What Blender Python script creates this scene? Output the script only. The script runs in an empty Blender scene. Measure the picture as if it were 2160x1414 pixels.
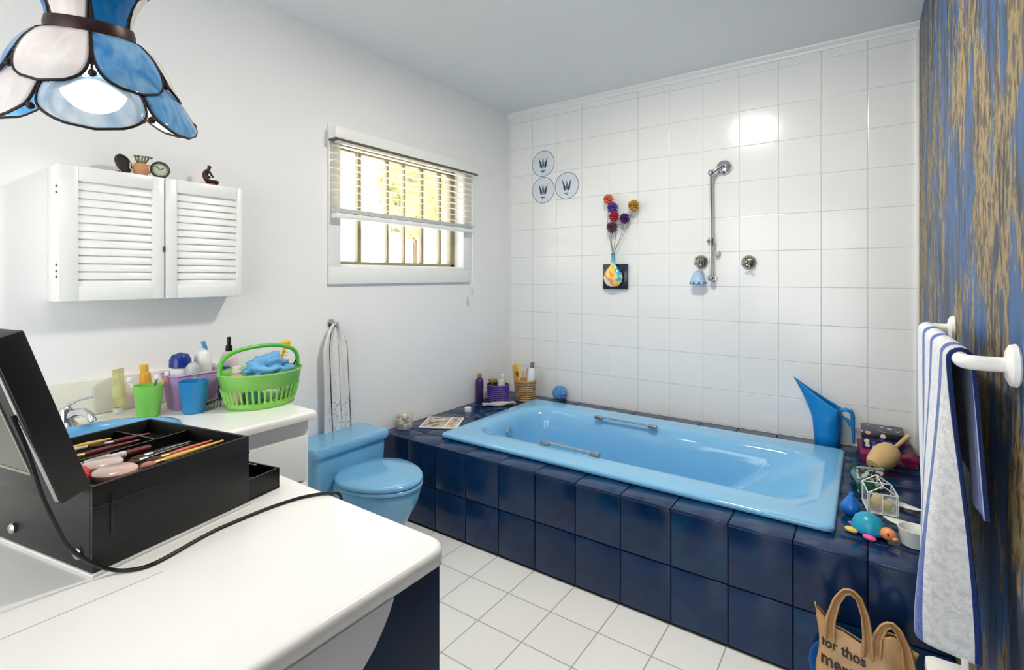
import bpy, bmesh, math, random
from mathutils import Vector, Matrix, noise
PI = math.pi
S = bpy.context.scene
COL = S.collection
rnd = random.Random(7)
W, H = 2160, 1414

# ------------------------------------------------------------------ helpers
def lin(c):
    o = []
    for v in c[:3]:
        v = v / 255.0
        o.append(v / 12.92 if v <= 0.04045 else ((v + 0.055) / 1.055) ** 2.4)
    return (o[0], o[1], o[2], 1.0)

class MB:
    def __init__(s): s.bm = bmesh.new()
    def _merge(s, b, M=None):
        if M is not None: bmesh.ops.transform(b, matrix=M, verts=b.verts)
        me = bpy.data.meshes.new('t'); b.to_mesh(me); b.free(); s.bm.from_mesh(me); bpy.data.meshes.remove(me); return s
    def box(s, lo, hi, bev=0.0, seg=2, M=None):
        b = bmesh.new(); bmesh.ops.create_cube(b, size=1)
        c = [(a + d) / 2 for a, d in zip(lo, hi)]; z = [abs(d - a) for a, d in zip(lo, hi)]
        for v in b.verts: v.co = Vector((v.co[i] * z[i] + c[i] for i in range(3)))
        if bev > 0: bmesh.ops.bevel(b, geom=b.edges[:], offset=min(bev, min(z) * .49), segments=seg, profile=.5, affect='EDGES')
        return s._merge(b, M)
    def loft(s, rings, cap0=True, cap1=True, closed=True, M=None):
        b = bmesh.new(); R = [[b.verts.new(p) for p in r] for r in rings]; n = len(R[0])
        for i in range(len(R) - 1):
            for j in range(n if closed else n - 1):
                k = (j + 1) % n
                try: b.faces.new((R[i][j], R[i][k], R[i + 1][k], R[i + 1][j]))
                except ValueError: pass
        if closed:
            if cap0: b.faces.new(R[0][::-1])
            if cap1: b.faces.new(R[-1])
        bmesh.ops.remove_doubles(b, verts=b.verts, dist=1e-6)
        if cap0 and cap1 and closed: bmesh.ops.recalc_face_normals(b, faces=b.faces)
        return s._merge(b, M)
    def lathe(s, prof, c=(0, 0, 0), n=28, M=None, sx=1, sy=1, cap0=True, cap1=True):
        rings = [[(c[0] + max(r, 1e-5) * sx * math.cos(2 * PI * k / n), c[1] + max(r, 1e-5) * sy * math.sin(2 * PI * k / n), c[2] + z) for k in range(n)] for r, z in prof]
        return s.loft(rings, cap0, cap1, M=M)
    def tube(s, pts, r, n=10, caps=True, flat=1.0, M=None):
        P = [Vector(p) for p in pts]; R = r if isinstance(r, (list, tuple)) else [r] * len(P)
        T = []
        for i in range(len(P)):
            a = P[max(i - 1, 0)]; d = P[min(i + 1, len(P) - 1)]; T.append((d - a).normalized())
        up = Vector((0, 0, 1)) if abs(T[0].z) < .9 else Vector((1, 0, 0))
        N = T[0].cross(up).normalized(); rings = []
        for i in range(len(P)):
            if i: N = (N - T[i] * N.dot(T[i])).normalized()
            B = T[i].cross(N)
            rings.append([tuple(P[i] + N * R[i] * math.cos(2 * PI * k / n) + B * R[i] * flat * math.sin(2 * PI * k / n)) for k in range(n)])
        return s.loft(rings, caps, caps, M=M)
    def ball(s, c, r, n=16, nz=0.0, seed=0, fr=3.0, M=None, sub=3):
        b = bmesh.new(); bmesh.ops.create_icosphere(b, subdivisions=sub, radius=1)
        rr = r if isinstance(r, (list, tuple)) else (r, r, r)
        for v in b.verts:
            p = v.co.copy(); k = 1 + (nz * noise.noise(p * fr + Vector((seed * 3.1, seed, 1))) if nz else 0)
            v.co = Vector((c[i] + p[i] * rr[i] * k for i in range(3)))
        return s._merge(b, M)
    def grid(s, fn, nu, nv, M=None):
        b = bmesh.new(); V = [[b.verts.new(fn(i / nu, j / nv)) for j in range(nv + 1)] for i in range(nu + 1)]
        for i in range(nu):
            for j in range(nv): b.faces.new((V[i][j], V[i + 1][j], V[i + 1][j + 1], V[i][j + 1]))
        return s._merge(b, M)
    def poly(s, pts, depth, M=None, axis='z', bev=0.0):
        # extruded polygon; pts 2D; axis = direction of extrusion
        def m(p, d):
            if axis == 'z': return (p[0], p[1], d)
            if axis == 'x': return (d, p[0], p[1])
            return (p[0], d, p[1])
        b = bmesh.new(); vs = [b.verts.new(m(p, depth[0])) for p in pts]; f = b.faces.new(vs)
        e = bmesh.ops.extrude_face_region(b, geom=[f]); vv = [g for g in e['geom'] if isinstance(g, bmesh.types.BMVert)]
        d = depth[1] - depth[0]; bmesh.ops.translate(b, vec=Vector(m((0, 0), d)), verts=vv)
        bmesh.ops.recalc_face_normals(b, faces=b.faces)
        if bev: bmesh.ops.bevel(b, geom=[e for e in b.edges if e.calc_face_angle(0) > .6], offset=bev, segments=2, affect='EDGES')
        bmesh.ops.triangulate(b, faces=[f for f in b.faces if len(f.verts) > 4])
        return s._merge(b, M)
    def build(s, name, mat, parent=None, smooth=True, loc=None, ang=38):
        bm = s.bm
        lim = math.radians(ang)
        for f in bm.faces: f.smooth = smooth
        if smooth:
            for e in bm.edges:
                if len(e.link_faces) == 2 and e.calc_face_angle(0) > lim: e.smooth = False
        me = bpy.data.meshes.new(name); bm.to_mesh(me); bm.free()
        for m in (mat if isinstance(mat, (list, tuple)) else [mat]): me.materials.append(m)
        o = bpy.data.objects.new(name, me); COL.objects.link(o)
        if parent is not None: o.parent = parent
        if loc: o.location = loc
        return o

def thing(name, label, cat, loc=(0, 0, 0), rz=0.0, group=None):
    o = bpy.data.objects.new(name, None); COL.objects.link(o); o.empty_display_size = .05
    o.location = loc; o.rotation_euler = (0, 0, rz); tag(o, label, cat, group); return o
def tag(o, label, cat, group=None):
    o['label'] = label; o['category'] = cat
    if group: o['group'] = group
    return o
def struct(o, label=None):
    o['kind'] = 'structure'
    if label: o['label'] = label
    return o
def rotM(ax, a, c=(0, 0, 0)):
    return Matrix.Translation(c) @ Matrix.Rotation(a, 4, ax) @ Matrix.Translation([-v for v in c])
def solid(o, t, off=-1):
    m = o.modifiers.new('s', 'SOLIDIFY'); m.thickness = t; m.offset = off; return m
def subd(o, l=1):
    m = o.modifiers.new('d', 'SUBSURF'); m.levels = l; m.render_levels = l; return m
def rrect(cx, cy, hx, hy, r, z, n=12):
    P = []
    for q, (sx, sy) in enumerate(((1, 1), (-1, 1), (-1, -1), (1, -1))):
        for k in range(n + 1):
            a = q * PI / 2 + k / n * PI / 2
            P.append((cx + sx * (hx - r) + r * math.cos(a), cy + sy * (hy - r) + r * math.sin(a), z))
    return P

# ------------------------------------------------------------------ materials
def nt(name):
    m = bpy.data.materials.new(name); m.use_nodes = True; t = m.node_tree
    return m, t, t.nodes['Principled BSDF']
_mc = {}
def P(name, col, rough=.4, metal=0, var=.04, scale=12, bump=0.0, bscale=60, coat=0, trans=0, sss=0, alpha=1, stretch=None, ior=1.45, spec=None):
    if name in _mc: return _mc[name]
    m, t, b = nt(name); N = t.nodes; L = t.links
    b.inputs['Roughness'].default_value = rough; b.inputs['Metallic'].default_value = metal
    b.inputs['Coat Weight'].default_value = coat; b.inputs['Coat Roughness'].default_value = .05
    b.inputs['Transmission Weight'].default_value = trans; b.inputs['Alpha'].default_value = alpha; b.inputs['IOR'].default_value = ior
    if spec is not None: b.inputs['Specular IOR Level'].default_value = spec
    c = lin(col)
    tc = N.new('ShaderNodeTexCoord'); mp = N.new('ShaderNodeMapping'); L.new(tc.outputs['Object'], mp.inputs[0])
    if stretch: mp.inputs['Scale'].default_value = stretch
    nz = N.new('ShaderNodeTexNoise'); nz.inputs['Scale'].default_value = scale; nz.inputs['Detail'].default_value = 3
    L.new(mp.outputs[0], nz.inputs['Vector'])
    mx = N.new('ShaderNodeMix'); mx.data_type = 'RGBA'; L.new(nz.outputs['Fac'], mx.inputs[0])
    mx.inputs[6].default_value = tuple(v * (1 - var * 2) for v in c[:3]) + (1,); mx.inputs[7].default_value = tuple(min(1, v * (1 + var * 2)) for v in c[:3]) + (1,)
    L.new(mx.outputs[2], b.inputs['Base Color'])
    if bump:
        n2 = N.new('ShaderNodeTexNoise'); n2.inputs['Scale'].default_value = bscale; n2.inputs['Detail'].default_value = 4; L.new(mp.outputs[0], n2.inputs['Vector'])
        bp = N.new('ShaderNodeBump'); bp.inputs['Strength'].default_value = bump; bp.inputs['Distance'].default_value = .005
        L.new(n2.outputs['Fac'], bp.inputs['Height']); L.new(bp.outputs[0], b.inputs['Normal'])
    _mc[name] = m; return m
def ramp(t, fac, stops, interp='LINEAR'):
    r = t.nodes.new('ShaderNodeValToRGB'); r.color_ramp.interpolation = interp; cr = r.color_ramp
    while len(cr.elements) < len(stops): cr.elements.new(.5)
    for e, (p, c) in zip(cr.elements, stops): e.position = p; e.color = lin(c) if max(c[:3]) > 1.01 or c == (0, 0, 0) else (c[0], c[1], c[2], 1)
    t.links.new(fac, r.inputs[0]); return r
def mth(t, op, a, b=None, c=None):
    n = t.nodes.new('ShaderNodeMath'); n.operation = op
    for i, v in enumerate((a, b, c)):
        if v is None: continue
        if isinstance(v, (int, float)): n.inputs[i].default_value = v
        else: t.links.new(v, n.inputs[i])
    return n.outputs[0]
def tile_mat(name, base, grout, axes, offs, size=.2, gw=.0035, rough=.2, var=.03, bump=.0, marks=0, gmix=1.0, wav=0.0, coat=0.0):
    m, t, b = nt(name); L = t.links
    tc = t.nodes.new('ShaderNodeTexCoord'); sp = t.nodes.new('ShaderNodeSeparateXYZ'); L.new(tc.outputs['Object'], sp.inputs[0])
    ed = []; idx = []
    for ax, of in zip(axes, offs):
        v = mth(t, 'DIVIDE', mth(t, 'SUBTRACT', sp.outputs['XYZ'.index(ax)], of), size)
        fr = mth(t, 'FRACT', v); idx.append(mth(t, 'FLOOR', v))
        ed.append(mth(t, 'MULTIPLY', mth(t, 'SUBTRACT', .5, mth(t, 'ABSOLUTE', mth(t, 'SUBTRACT', fr, .5))), size))
    d = mth(t, 'MINIMUM', ed[0], ed[1])
    mask = mth(t, 'SUBTRACT', 1.0, mth(t, 'MINIMUM', mth(t, 'DIVIDE', d, gw), 1.0))
    mask2 = mth(t, 'GREATER_THAN', gw * .5, d)
    cb = t.nodes.new('ShaderNodeCombineXYZ'); L.new(idx[0], cb.inputs[0]); L.new(idx[1], cb.inputs[1])
    wn = t.nodes.new('ShaderNodeTexWhiteNoise'); wn.noise_dimensions = '2D'; L.new(cb.outputs[0], wn.inputs['Vector'])
    mx = t.nodes.new('ShaderNodeMix'); mx.data_type = 'RGBA'; c = lin(base)
    mx.inputs[6].default_value = tuple(v * (1 - var) for v in c[:3]) + (1,); mx.inputs[7].default_value = tuple(min(1, v * (1 + var)) for v in c[:3]) + (1,)
    L.new(wn.outputs['Value'], mx.inputs[0])
    m2 = t.nodes.new('ShaderNodeMix'); m2.data_type = 'RGBA'; L.new(mth(t, 'MULTIPLY', mask2, gmix), m2.inputs[0]); L.new(mx.outputs[2], m2.inputs[6]); m2.inputs[7].default_value = lin(grout)
    L.new(m2.outputs[2], b.inputs['Base Color'])
    b.inputs['Roughness'].default_value = rough; b.inputs['Coat Weight'].default_value = coat
    hgt = mth(t, 'MULTIPLY', mask, -1.0)
    if wav:
        n = t.nodes.new('ShaderNodeTexNoise'); n.inputs['Scale'].default_value = 45; n.inputs['Detail'].default_value = 3; L.new(tc.outputs['Object'], n.inputs['Vector'])
        hgt = mth(t, 'ADD', hgt, mth(t, 'MULTIPLY', n.outputs['Fac'], wav))
    bp = t.nodes.new('ShaderNodeBump'); bp.inputs['Strength'].default_value = .5; bp.inputs['Distance'].default_value = .0015
    L.new(hgt, bp.inputs['Height'])
    L.new(bp.outputs[0], b.inputs['Normal'])
    return m
def emis(name, col, st):
    m, t, b = nt(name); b.inputs['Emission Color'].default_value = lin(col); b.inputs['Emission Strength'].default_value = st
    b.inputs['Base Color'].default_value = lin(col); return m

paint = P('painted_plaster', (238, 238, 238), .65, var=.01, scale=3, bump=.05, bscale=180)
ceilm = P('ceiling_paint', (226, 229, 231), .55, var=.01, scale=2)
white = P('white_gloss_paint', (236, 237, 235), .3, var=.01)
whitep = P('white_plastic', (236, 236, 232), .3, var=.01)
lam = P('white_laminate', (243, 242, 238), .22, var=.008, scale=5)
walltile = tile_mat('white_wall_tile', (236, 237, 236), (196, 197, 196), 'XZ', (.014, .043), .2, .003, .16, .012, wav=.32, gmix=.8)
floortile = tile_mat('white_floor_tile', (246, 246, 243), (178, 178, 174), 'XY', (.007, -.015), .2, .0045, .32, .02, wav=.6)
chrome = P('chrome', (205, 207, 210), .12, 1, var=.02)
steel = P('brushed_steel', (170, 172, 174), .3, 1, var=.05)
black = P('black_leatherette', (18, 18, 17), .42, var=.1, bump=.15, bscale=400)
blackp = P('black_plastic', (14, 14, 15), .3, var=.05)
navyl = P('navy_laminate', (20, 42, 70), .45, var=.05, spec=.25)
tubm = P('blue_acrylic', (124, 186, 226), .1, var=.015, coat=.4)
toim = P('blue_ceramic', (118, 180, 220), .12, var=.015, coat=.3)

# ------------------------------------------------------------------ room shell
XR, YB, ZC, YR = 2.417, 0.0, 2.518, -4.5
struct(MB().box((-.2, YR - .1, -.1), (XR + .1, .1, 0)).build('floor', floortile, smooth=False))
struct(MB().box((-.2, YR - .1, ZC), (XR + .1, .1, ZC + .1)).build('ceiling', ceilm, smooth=False))
struct(MB().box((-.12, 0, 0), (XR + .1, .1, ZC)).build('wall_back', walltile, smooth=False))
rx0, rx1, rz0, rz1 = .35, 2.2, .25, 2.2
w = MB(); w.box((-.12, YR - .1, 0), (rx0, YR, ZC)); w.box((rx1, YR - .1, 0), (XR + .1, YR, ZC)); w.box((rx0, YR - .1, 0), (rx1, YR, rz0)); w.box((rx0, YR - .1, rz1), (rx1, YR, ZC))
struct(w.build('wall_rear', paint, smooth=False))
w2 = thing('added_fill_window', 'unseen framed opening added in the rear wall for daylight fill', 'window'); del w2['category']; w2['kind'] = 'structure'  # unseen opening behind the camera, added to let in soft daylight
f = MB()
for a_, b_ in ((rx0 + .001, rx0 + .05), (rx1 - .05, rx1 - .001), ((rx0 + rx1) / 2 - .03, (rx0 + rx1) / 2 + .03)): f.box((a_, YR - .07, rz0 + .001), (b_, YR - .02, rz1 - .001), .004)
for a_, b_ in ((rz0 + .001, rz0 + .05), (rz1 - .05, rz1 - .001)): f.box((rx0 + .05, YR - .068, a_), (rx1 - .05, YR - .022, b_), .004)
f.build('window_frame', white, w2)
wy0, wy1, wz0, wz1 = -1.5, -.545, 1.352, 2.0
w = MB()
w.box((-.12, YR, 0), (0, wy0, ZC)); w.box((-.12, wy1, 0), (0, 0, ZC)); w.box((-.12, wy0, 0), (0, wy1, wz0)); w.box((-.12, wy0, wz1), (0, wy1, ZC))
struct(w.build('wall_left', paint, smooth=False))

def wallpaper():
    m, t, b = nt('bark_wallpaper'); L = t.links; N = t.nodes
    tc = N.new('ShaderNodeTexCoord')
    def nzz(sc, sx, sz, det, dis, off=0, rg=.55):
        mp = N.new('ShaderNodeMapping'); mp.inputs['Scale'].default_value = (1, sx, sz); mp.inputs['Location'].default_value = (off, off, off); L.new(tc.outputs['Object'], mp.inputs[0])
        n = N.new('ShaderNodeTexNoise'); n.inputs['Scale'].default_value = sc; n.inputs['Detail'].default_value = det; n.inputs['Distortion'].default_value = dis; n.inputs['Roughness'].default_value = rg; L.new(mp.outputs[0], n.inputs['Vector']); return n.outputs['Fac']
    a = nzz(4.5, 1.7, .5, 5, .4, 0, .55)
    base = ramp(t, a, [(.30, (20, 34, 54)), (.40, (52, 62, 74)), (.46, (44, 76, 118)), (.53, (48, 96, 150)), (.60, (66, 80, 100)), (.68, (34, 48, 70))])
    fine = nzz(22, 3.2, .6, 5, .5, 3, .6)
    g = mth(t, 'ADD', mth(t, 'MULTIPLY', nzz(4.2, 1.9, .55, 5, .5, 5, .55), .78), mth(t, 'MULTIPLY', fine, .22))
    gm = ramp(t, g, [(.485, (0, 0, 0)), (.515, (1, 1, 1))])
    gc = ramp(t, nzz(30, 1.6, .9, 5, .6, 9), [(.36, (66, 62, 56)), (.46, (106, 92, 68)), (.55, (156, 134, 88)), (.66, (130, 118, 94))])
    mx = N.new('ShaderNodeMix'); mx.data_type = 'RGBA'; L.new(gm.outputs[0], mx.inputs[0]); L.new(base.outputs[0], mx.inputs[6]); L.new(gc.outputs[0], mx.inputs[7])
    k = nzz(6, 3, .7, 8, .4, 2, .7)
    km = ramp(t, k, [(.56, (0, 0, 0)), (.62, (1, 1, 1))])
    m2 = N.new('ShaderNodeMix'); m2.data_type = 'RGBA'; L.new(mth(t, 'MULTIPLY', km.outputs[0], .8), m2.inputs[0]); L.new(mx.outputs[2], m2.inputs[6]); m2.inputs[7].default_value = lin((26, 32, 42))
    L.new(m2.outputs[2], b.inputs['Base Color']); b.inputs['Roughness'].default_value = .5; b.inputs['Specular IOR Level'].default_value = .35
    return m
struct(MB().box((XR, YR, 0), (XR + .1, 0, ZC)).build('wall_right', wallpaper(), smooth=False))
# cornice on the back wall, corner bead at the right
c = MB(); c.poly([(-.001, ZC), (-.03, ZC), (-.028, ZC - .008), (-.012, ZC - .022), (-.008, ZC - .034), (-.001, ZC - .034)], (0.0, XR), axis='x')
struct(c.build('trim_1', white, smooth=False), 'white cornice along the top of the tiled wall')
struct(MB().box((XR - .016, -.012, .44), (XR - .0005, -.0005, ZC - .034), .003).build('trim_2', white), 'white corner bead between tiles and wallpaper')

# ------------------------------------------------------------------ window
alu = P('bronze_aluminium', (146, 138, 112), .35, .3, var=.05)
ws = thing('window_1', 'window in the left wall', 'window'); del ws['category']; ws['kind'] = 'structure'
f = MB(); x0, x1 = -.1, -.06
f.box((x0, wy0 + .0005, wz0 + .0005), (x1, wy1 - .0005, wz0 + .03), .003); f.box((x0, wy0 + .0005, wz1 - .03), (x1, wy1 - .0005, wz1 - .0005), .003)
f.box((x0, wy0 + .0005, wz0), (x1, wy0 + .025, wz1), .003); f.box((x0, wy1 - .04, wz0), (x1, wy1 - .0005, wz1), .003)
f.build('window_frame', alu, ws)
for yy, hw in ((-1.316, .012), (-1.115, .006), (-.987, .005), (-.836, .009), (-.677, .009)):
    b_ = MB(); b_.box((x0 + .008, yy - hw, wz0 + .02), (x1 - .006, yy + hw, wz1 - .02), .002); b_.build('glazing_bar', alu, ws)
gl = P('window_glass', (235, 240, 240), .02, var=0, alpha=.07)
MB().box((-.086, wy0 + .02, wz0 + .02), (-.084, wy1 - .02, wz1 - .02)).build('pane', gl, ws, smooth=False)
a = MB(); ay0, ay1, az0, az1 = -1.566, -.465, 1.262, 2.07
a.box((0.0005, ay0, az0), (.02, ay1, wz0), .004); a.box((0.0005, ay0, wz1), (.02, ay1, az1), .004)
a.box((0.0005, ay0, wz0), (.0195, wy0, wz1), .002); a.box((0.0005, wy1, wz0), (.0195, ay1, wz1), .002)
a.box((-.06, wy0 + .0005, wz0 + .0005), (0.005, wy1 - .0005, wz0 + .012), .002)
a.build('architrave', white, ws)

# blind
slatm = P('cream_slat', (244, 240, 226), .45, var=.02)
bl = thing('venetian_blind', 'half raised white venetian blind hung over the window', 'blind', (.05, 0, 0))
y0, y1 = -1.56, -.485
m_ = MB(); m_.box((-.028, y0 - .015, 1.985), (.03, y1 + .02, 2.045), .006); m_.box((-.02, y0 + .01, 1.97), (.02, y1, 1.984), .003); m_.build('headrail', white, bl)
MB().box((-.0285, y0 - .0155, 1.977), (.0305, y1 + .0205, 1.984), .002).build('shadow_strip', P('valance_shade', (108, 92, 66), .6), bl)  # shade under the headrail, put in as a dark coloured strip
s_ = MB(); zs = [1.953 - k * .0365 for k in range(9)]
for z in zs: s_.box((-.024, y0, z - .0013), (.024, y1, z + .0013), 0, M=rotM('Y', math.radians(7), (0, 0, z)))
s_.build('slats', slatm, bl, smooth=False)
m_ = MB(); m_.box((-.022, y0 - .002, 1.592), (.022, y1 + .002, 1.618), .004)
for k in range(5): m_.box((-.024, y0, 1.620 + k * .0045), (.024, y1, 1.6225 + k * .0045), .0006)
m_.build('bottom_rail', white, bl)
for yy in (-1.44, -1.02, -.6):
    for xx in (-.0255, .0255): m_ = MB(); m_.tube([(xx, yy, 1.6), (xx, yy, 1.98)], .0011, 5); m_.build('ladder_cord', slatm, bl)
m_ = MB(); m_.tube([(.031, -.52, 1.98), (.031, -.522, 1.6), (.031, -.527, 1.235)], .0014, 5); m_.build('pull_cord', slatm, bl)
m_ = MB(); m_.lathe([(.002, .05), (.006, .04), (.01, .012), (.011, .002), (.008, 0)], (.031, -.527, 1.185), 14); m_.build('tassel', P('grey_tassel', (196, 196, 192), .4), bl)

# garden seen through the window
hm = P('sunlit_foliage', (172, 168, 108), .6, var=.2, scale=9)
def leaf_cloud(mb, c, r, n, seed):
    R = random.Random(seed)
    for _ in range(n):
        d = Vector((R.gauss(0, 1), R.gauss(0, 1), R.gauss(0, 1))).normalized() * R.uniform(.55, 1)
        p = Vector((c[0] + d.x * r[0], c[1] + d.y * r[1], c[2] + d.z * r[2])); q = Matrix.Rotation(R.uniform(0, 6.3), 4, Vector((R.random(), R.random(), R.random() + .1)).normalized())
        b = bmesh.new(); vs = [b.verts.new(p + q @ Vector(v)) for v in ((-.07, 0, 0), (0, -.03, .012), (.08, 0, 0), (0, .03, .012))]; b.faces.new(vs); mb._merge(b)
sh = thing('garden_shrub', 'yellow green shrub in the garden outside the window', 'shrub', (-1.6, .58, 0))
m_ = MB(); m_.ball((0, 0, 2.2), (.3, .32, .45), nz=.25, seed=2, fr=2); leaf_cloud(m_, (0, 0, 2.2), (.38, .4, .55), 420, 3); m_.build('foliage', hm, sh)
m_ = MB(); m_.tube([(0, 0, -.3), (.02, .01, .4), (0, 0, 1.9)], [.04, .03, .02]); m_.build('trunk', P('bark', (110, 90, 66), .8), sh)
gf = MB()
for k in range(12): gf.box((-.01, k * .3, -.3), (.01, k * .3 + .28, 1.83), .004)
for z in (.2, 1.6): gf.box((-.05, 0, z), (-.011, 3.6, z + .08), .004)
tag(gf.build('garden_fence', P('cream_timber', (236, 226, 206), .6, var=.05), loc=(-2.3, .3, 0)), 'pale cream board fence in the garden behind the shrub', 'fence')

# ------------------------------------------------------------------ tiled bath surround
HX1, HF, HZ = XR - .001, -1.225, .44
def hobtile():
    m, t, b = nt('navy_glazed_tile'); L = t.links; N = t.nodes
    tc = N.new('ShaderNodeTexCoord'); oi = N.new('ShaderNodeAttribute'); oi.attribute_name = 'tv'
    n = N.new('ShaderNodeTexNoise'); n.inputs['Scale'].default_value = 7; n.inputs['Detail'].default_value = 5; n.inputs['Distortion'].default_value = 1.2; L.new(tc.outputs['Object'], n.inputs['Vector'])
    v = mth(t, 'ADD', mth(t, 'MULTIPLY', n.outputs['Fac'], .75), mth(t, 'MULTIPLY', oi.outputs['Fac'], .25))
    r = ramp(t, v, [(.3, (6, 34, 72)), (.45, (8, 44, 86)), (.55, (16, 46, 86)), (.66, (6, 58, 94)), (.8, (26, 54, 96))])
    L.new(r.outputs[0], b.inputs['Base Color']); b.inputs['Roughness'].default_value = .2; b.inputs['Specular IOR Level'].default_value = .4
    n2 = N.new('ShaderNodeTexNoise'); n2.inputs['Scale'].default_value = 16; n2.inputs['Detail'].default_value = 3; L.new(tc.outputs['Object'], n2.inputs['Vector'])
    bp = N.new('ShaderNodeBump'); bp.inputs['Strength'].default_value = .25; bp.inputs['Distance'].default_value = .004; L.new(n2.outputs['Fac'], bp.inputs['Height']); L.new(bp.outputs[0], b.inputs['Normal'])
    return m
ht_ = hobtile()
grt = P('dark_grout', (17, 22, 34), .8)
hob = thing('bath_surround', 'navy tiled platform boxed around the blue bathtub', 'bath surround', (0, 0, 0))
TX0, TX1, TY0, TY1 = .34, 2.125, -1.115, -.165   # tub rim rectangle
g = MB(); g.box((.0015, HF + .008, .001), (HX1, HF + .06, HZ - .008)); 
g.box((.0015, HF + .06, HZ - .05), (.42, -.0015, HZ - .006)); g.box((2.05, HF + .06, HZ - .05), (HX1, -.0015, HZ - .006)); g.box((.42, -.26, HZ - .05), (2.05, -.0015, HZ - .006)); g.box((.42, HF + .06, HZ - .05), (2.05, -1.03, HZ - .006))
g.build('grouted_core', grt, hob, smooth=False)
def tiles(name, lst):
    o_me = MB(); vals = []
    for lo, hi in lst:
        n0 = len(o_me.bm.faces); o_me.box(lo, hi, .0028, 2); o_me.bm.faces.ensure_lookup_table()
        vals += [rnd.random()] * (len(o_me.bm.faces) - n0)
    o = o_me.build(name, ht_, hob)
    at_ = o.data.attributes.new('tv', 'FLOAT', 'FACE')
    for i, v in enumerate(vals): at_.data[i].value = v
    return o
xs = [.0015] + [.014 + .2 * k for k in range(1, 13)]; xs[-1] = HX1; xs[-1] = HX1
L_ = []
for i in range(len(xs) - 1):
    for z0, z1 in ((.012, .2195), (.2235, .428)): L_.append(((xs[i] + .0015, HF, z0), (xs[i + 1] - .0015, HF + .012, z1)))
tiles('front_tiles', L_)
L_ = []
for i in range(len(xs) - 1):
    L_.append(((xs[i] + .0015, HF - .006, HZ - .012), (xs[i + 1] - .0015, -1.1, HZ)))          # nosing row
    L_.append(((xs[i] + .0015, -.1975, HZ - .012), (xs[i + 1] - .0015, -.002, HZ)))             # back row
for y_ in (-1.097, -.897, -.697, -.497, -.297):
    y2 = min(y_ + .197, -.2005)
    L_.append(((.003, y_, HZ - .012), (.2125, y2, HZ))); L_.append(((.2155, y_, HZ - .012), (.4125, y2, HZ)))
    L_.append(((2.0555, y_, HZ - .012), (2.2125, y2, HZ))); L_.append(((2.2155, y_, HZ - .012), (HX1 - .0015, y2, HZ)))
tiles('top_tiles', L_)

# ------------------------------------------------------------------ bathtub
tub = thing('bathtub', 'sky blue acrylic bathtub with chrome hand grips', 'bathtub', (0, 0, 0))
cx, cy = (TX0 + TX1) / 2, (TY0 + TY1) / 2; hx, hy = (TX1 - TX0) / 2, (TY1 - TY0) / 2
icx, icy, ihx, ihy = 1.235, -.635, .80, .30
def ir(dxl, dxr, dy, z, r=.12, n=12, dyb=0):
    xa = icx - ihx + dxl; xb = icx + ihx - dxr
    return rrect((xa + xb) / 2, icy + dyb, (xb - xa) / 2, ihy - dy, r, z, n)
R_ = [rrect(cx, cy, hx - .006, hy - .006, .03, HZ + .001), rrect(cx, cy, hx, hy, .032, HZ + .004), rrect(cx, cy, hx, hy, .032, HZ + .016), rrect(cx, cy, hx - .005, hy - .005, .03, HZ + .023), rrect(cx, cy, hx - .02, hy - .02, .03, HZ + .026),
      rrect(cx, cy - .01, hx - .07, hy - .08, .1, HZ + .024),
      ir(-.02, -.02, -.018, HZ + .022, .15), ir(0, 0, 0, HZ + .014, .15), ir(.015, .03, .012, HZ - .008, .15), ir(.03, .09, .03, HZ - .05, .14), ir(.05, .22, .05, HZ - .15, .13), ir(.07, .36, .065, HZ - .25, .12), ir(.09, .46, .08, HZ - .32, .11), ir(.13, .54, .12, HZ - .355, .09), ir(.3, .7, .22, HZ - .362, .05)]
m_ = MB(); m_.loft(R_, False, True); o = m_.build('tub_shell', tubm, tub, ang=60); subd(o, 1)
for (gx, gy, sg) in ((1.075, -.362, .15), (1.03, -.94, .125)):
    m_ = MB(); zt = HZ + .032
    m_.tube([(gx - sg, gy, zt), (gx + sg, gy, zt)], .0075, 12, flat=.8)
    m_.build('hand_grip', chrome, tub)
    for s_ in (-1, 1):
        m_ = MB(); m_.box((gx + s_ * (sg + .012) - .025, gy - .013, HZ + .017), (gx + s_ * (sg + .012) + .025, gy + .013, HZ + .038), .006); m_.build('grip_mount', steel, tub)
m_ = MB(); m_.lathe([(.0, .004), (.024, .004), (.027, 0), (.027, -.006)], (0, 0, 0), 24, M=Matrix.Translation((icx - ihx + .038, icy - .02, HZ - .06)) @ Matrix.Rotation(PI / 2 - .2, 4, 'Y')); m_.build('overflow_cap', chrome, tub)
m_ = MB(); m_.lathe([(0, .002), (.028, .002), (.032, -.003)], (.82, icy, HZ - .358), 24); m_.build('drain', chrome, tub)

# ------------------------------------------------------------------ toilet
to = thing('toilet', 'sky blue ceramic toilet with closed lid and low cistern', 'toilet', (0, -1.575, 0))
m_ = MB(); m_.loft([rrect(.115, 0, .09, .185, .03, z) for z in (.26,)] + [rrect(.118, 0, .098, .2, .04, .3), rrect(.118, 0, .102, .206, .035, .47), rrect(.118, 0, .1, .205, .03, .489)]); m_.build('cistern', toim, to)
m_ = MB(); m_.loft([rrect(.121, 0, .112, .21, .03, .49), rrect(.121, 0, .116, .215, .03, .498), rrect(.121, 0, .116, .215, .03, .517), rrect(.121, 0, .11, .208, .03, .528), rrect(.121, 0, .09, .19, .03, .531)]); m_.build('cistern_lid', toim, to)
def egg(cx_, a_f, a_b, b_, z, n=48):
    o = []
    for k in range(n):
        t = 2 * PI * k / n; c_, s_ = math.cos(t), math.sin(t)
        o.append((cx_ + (a_f if c_ > 0 else a_b) * c_, b_ * s_ * (1 - .06 * (c_ > 0) * c_), z))
    return o
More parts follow.
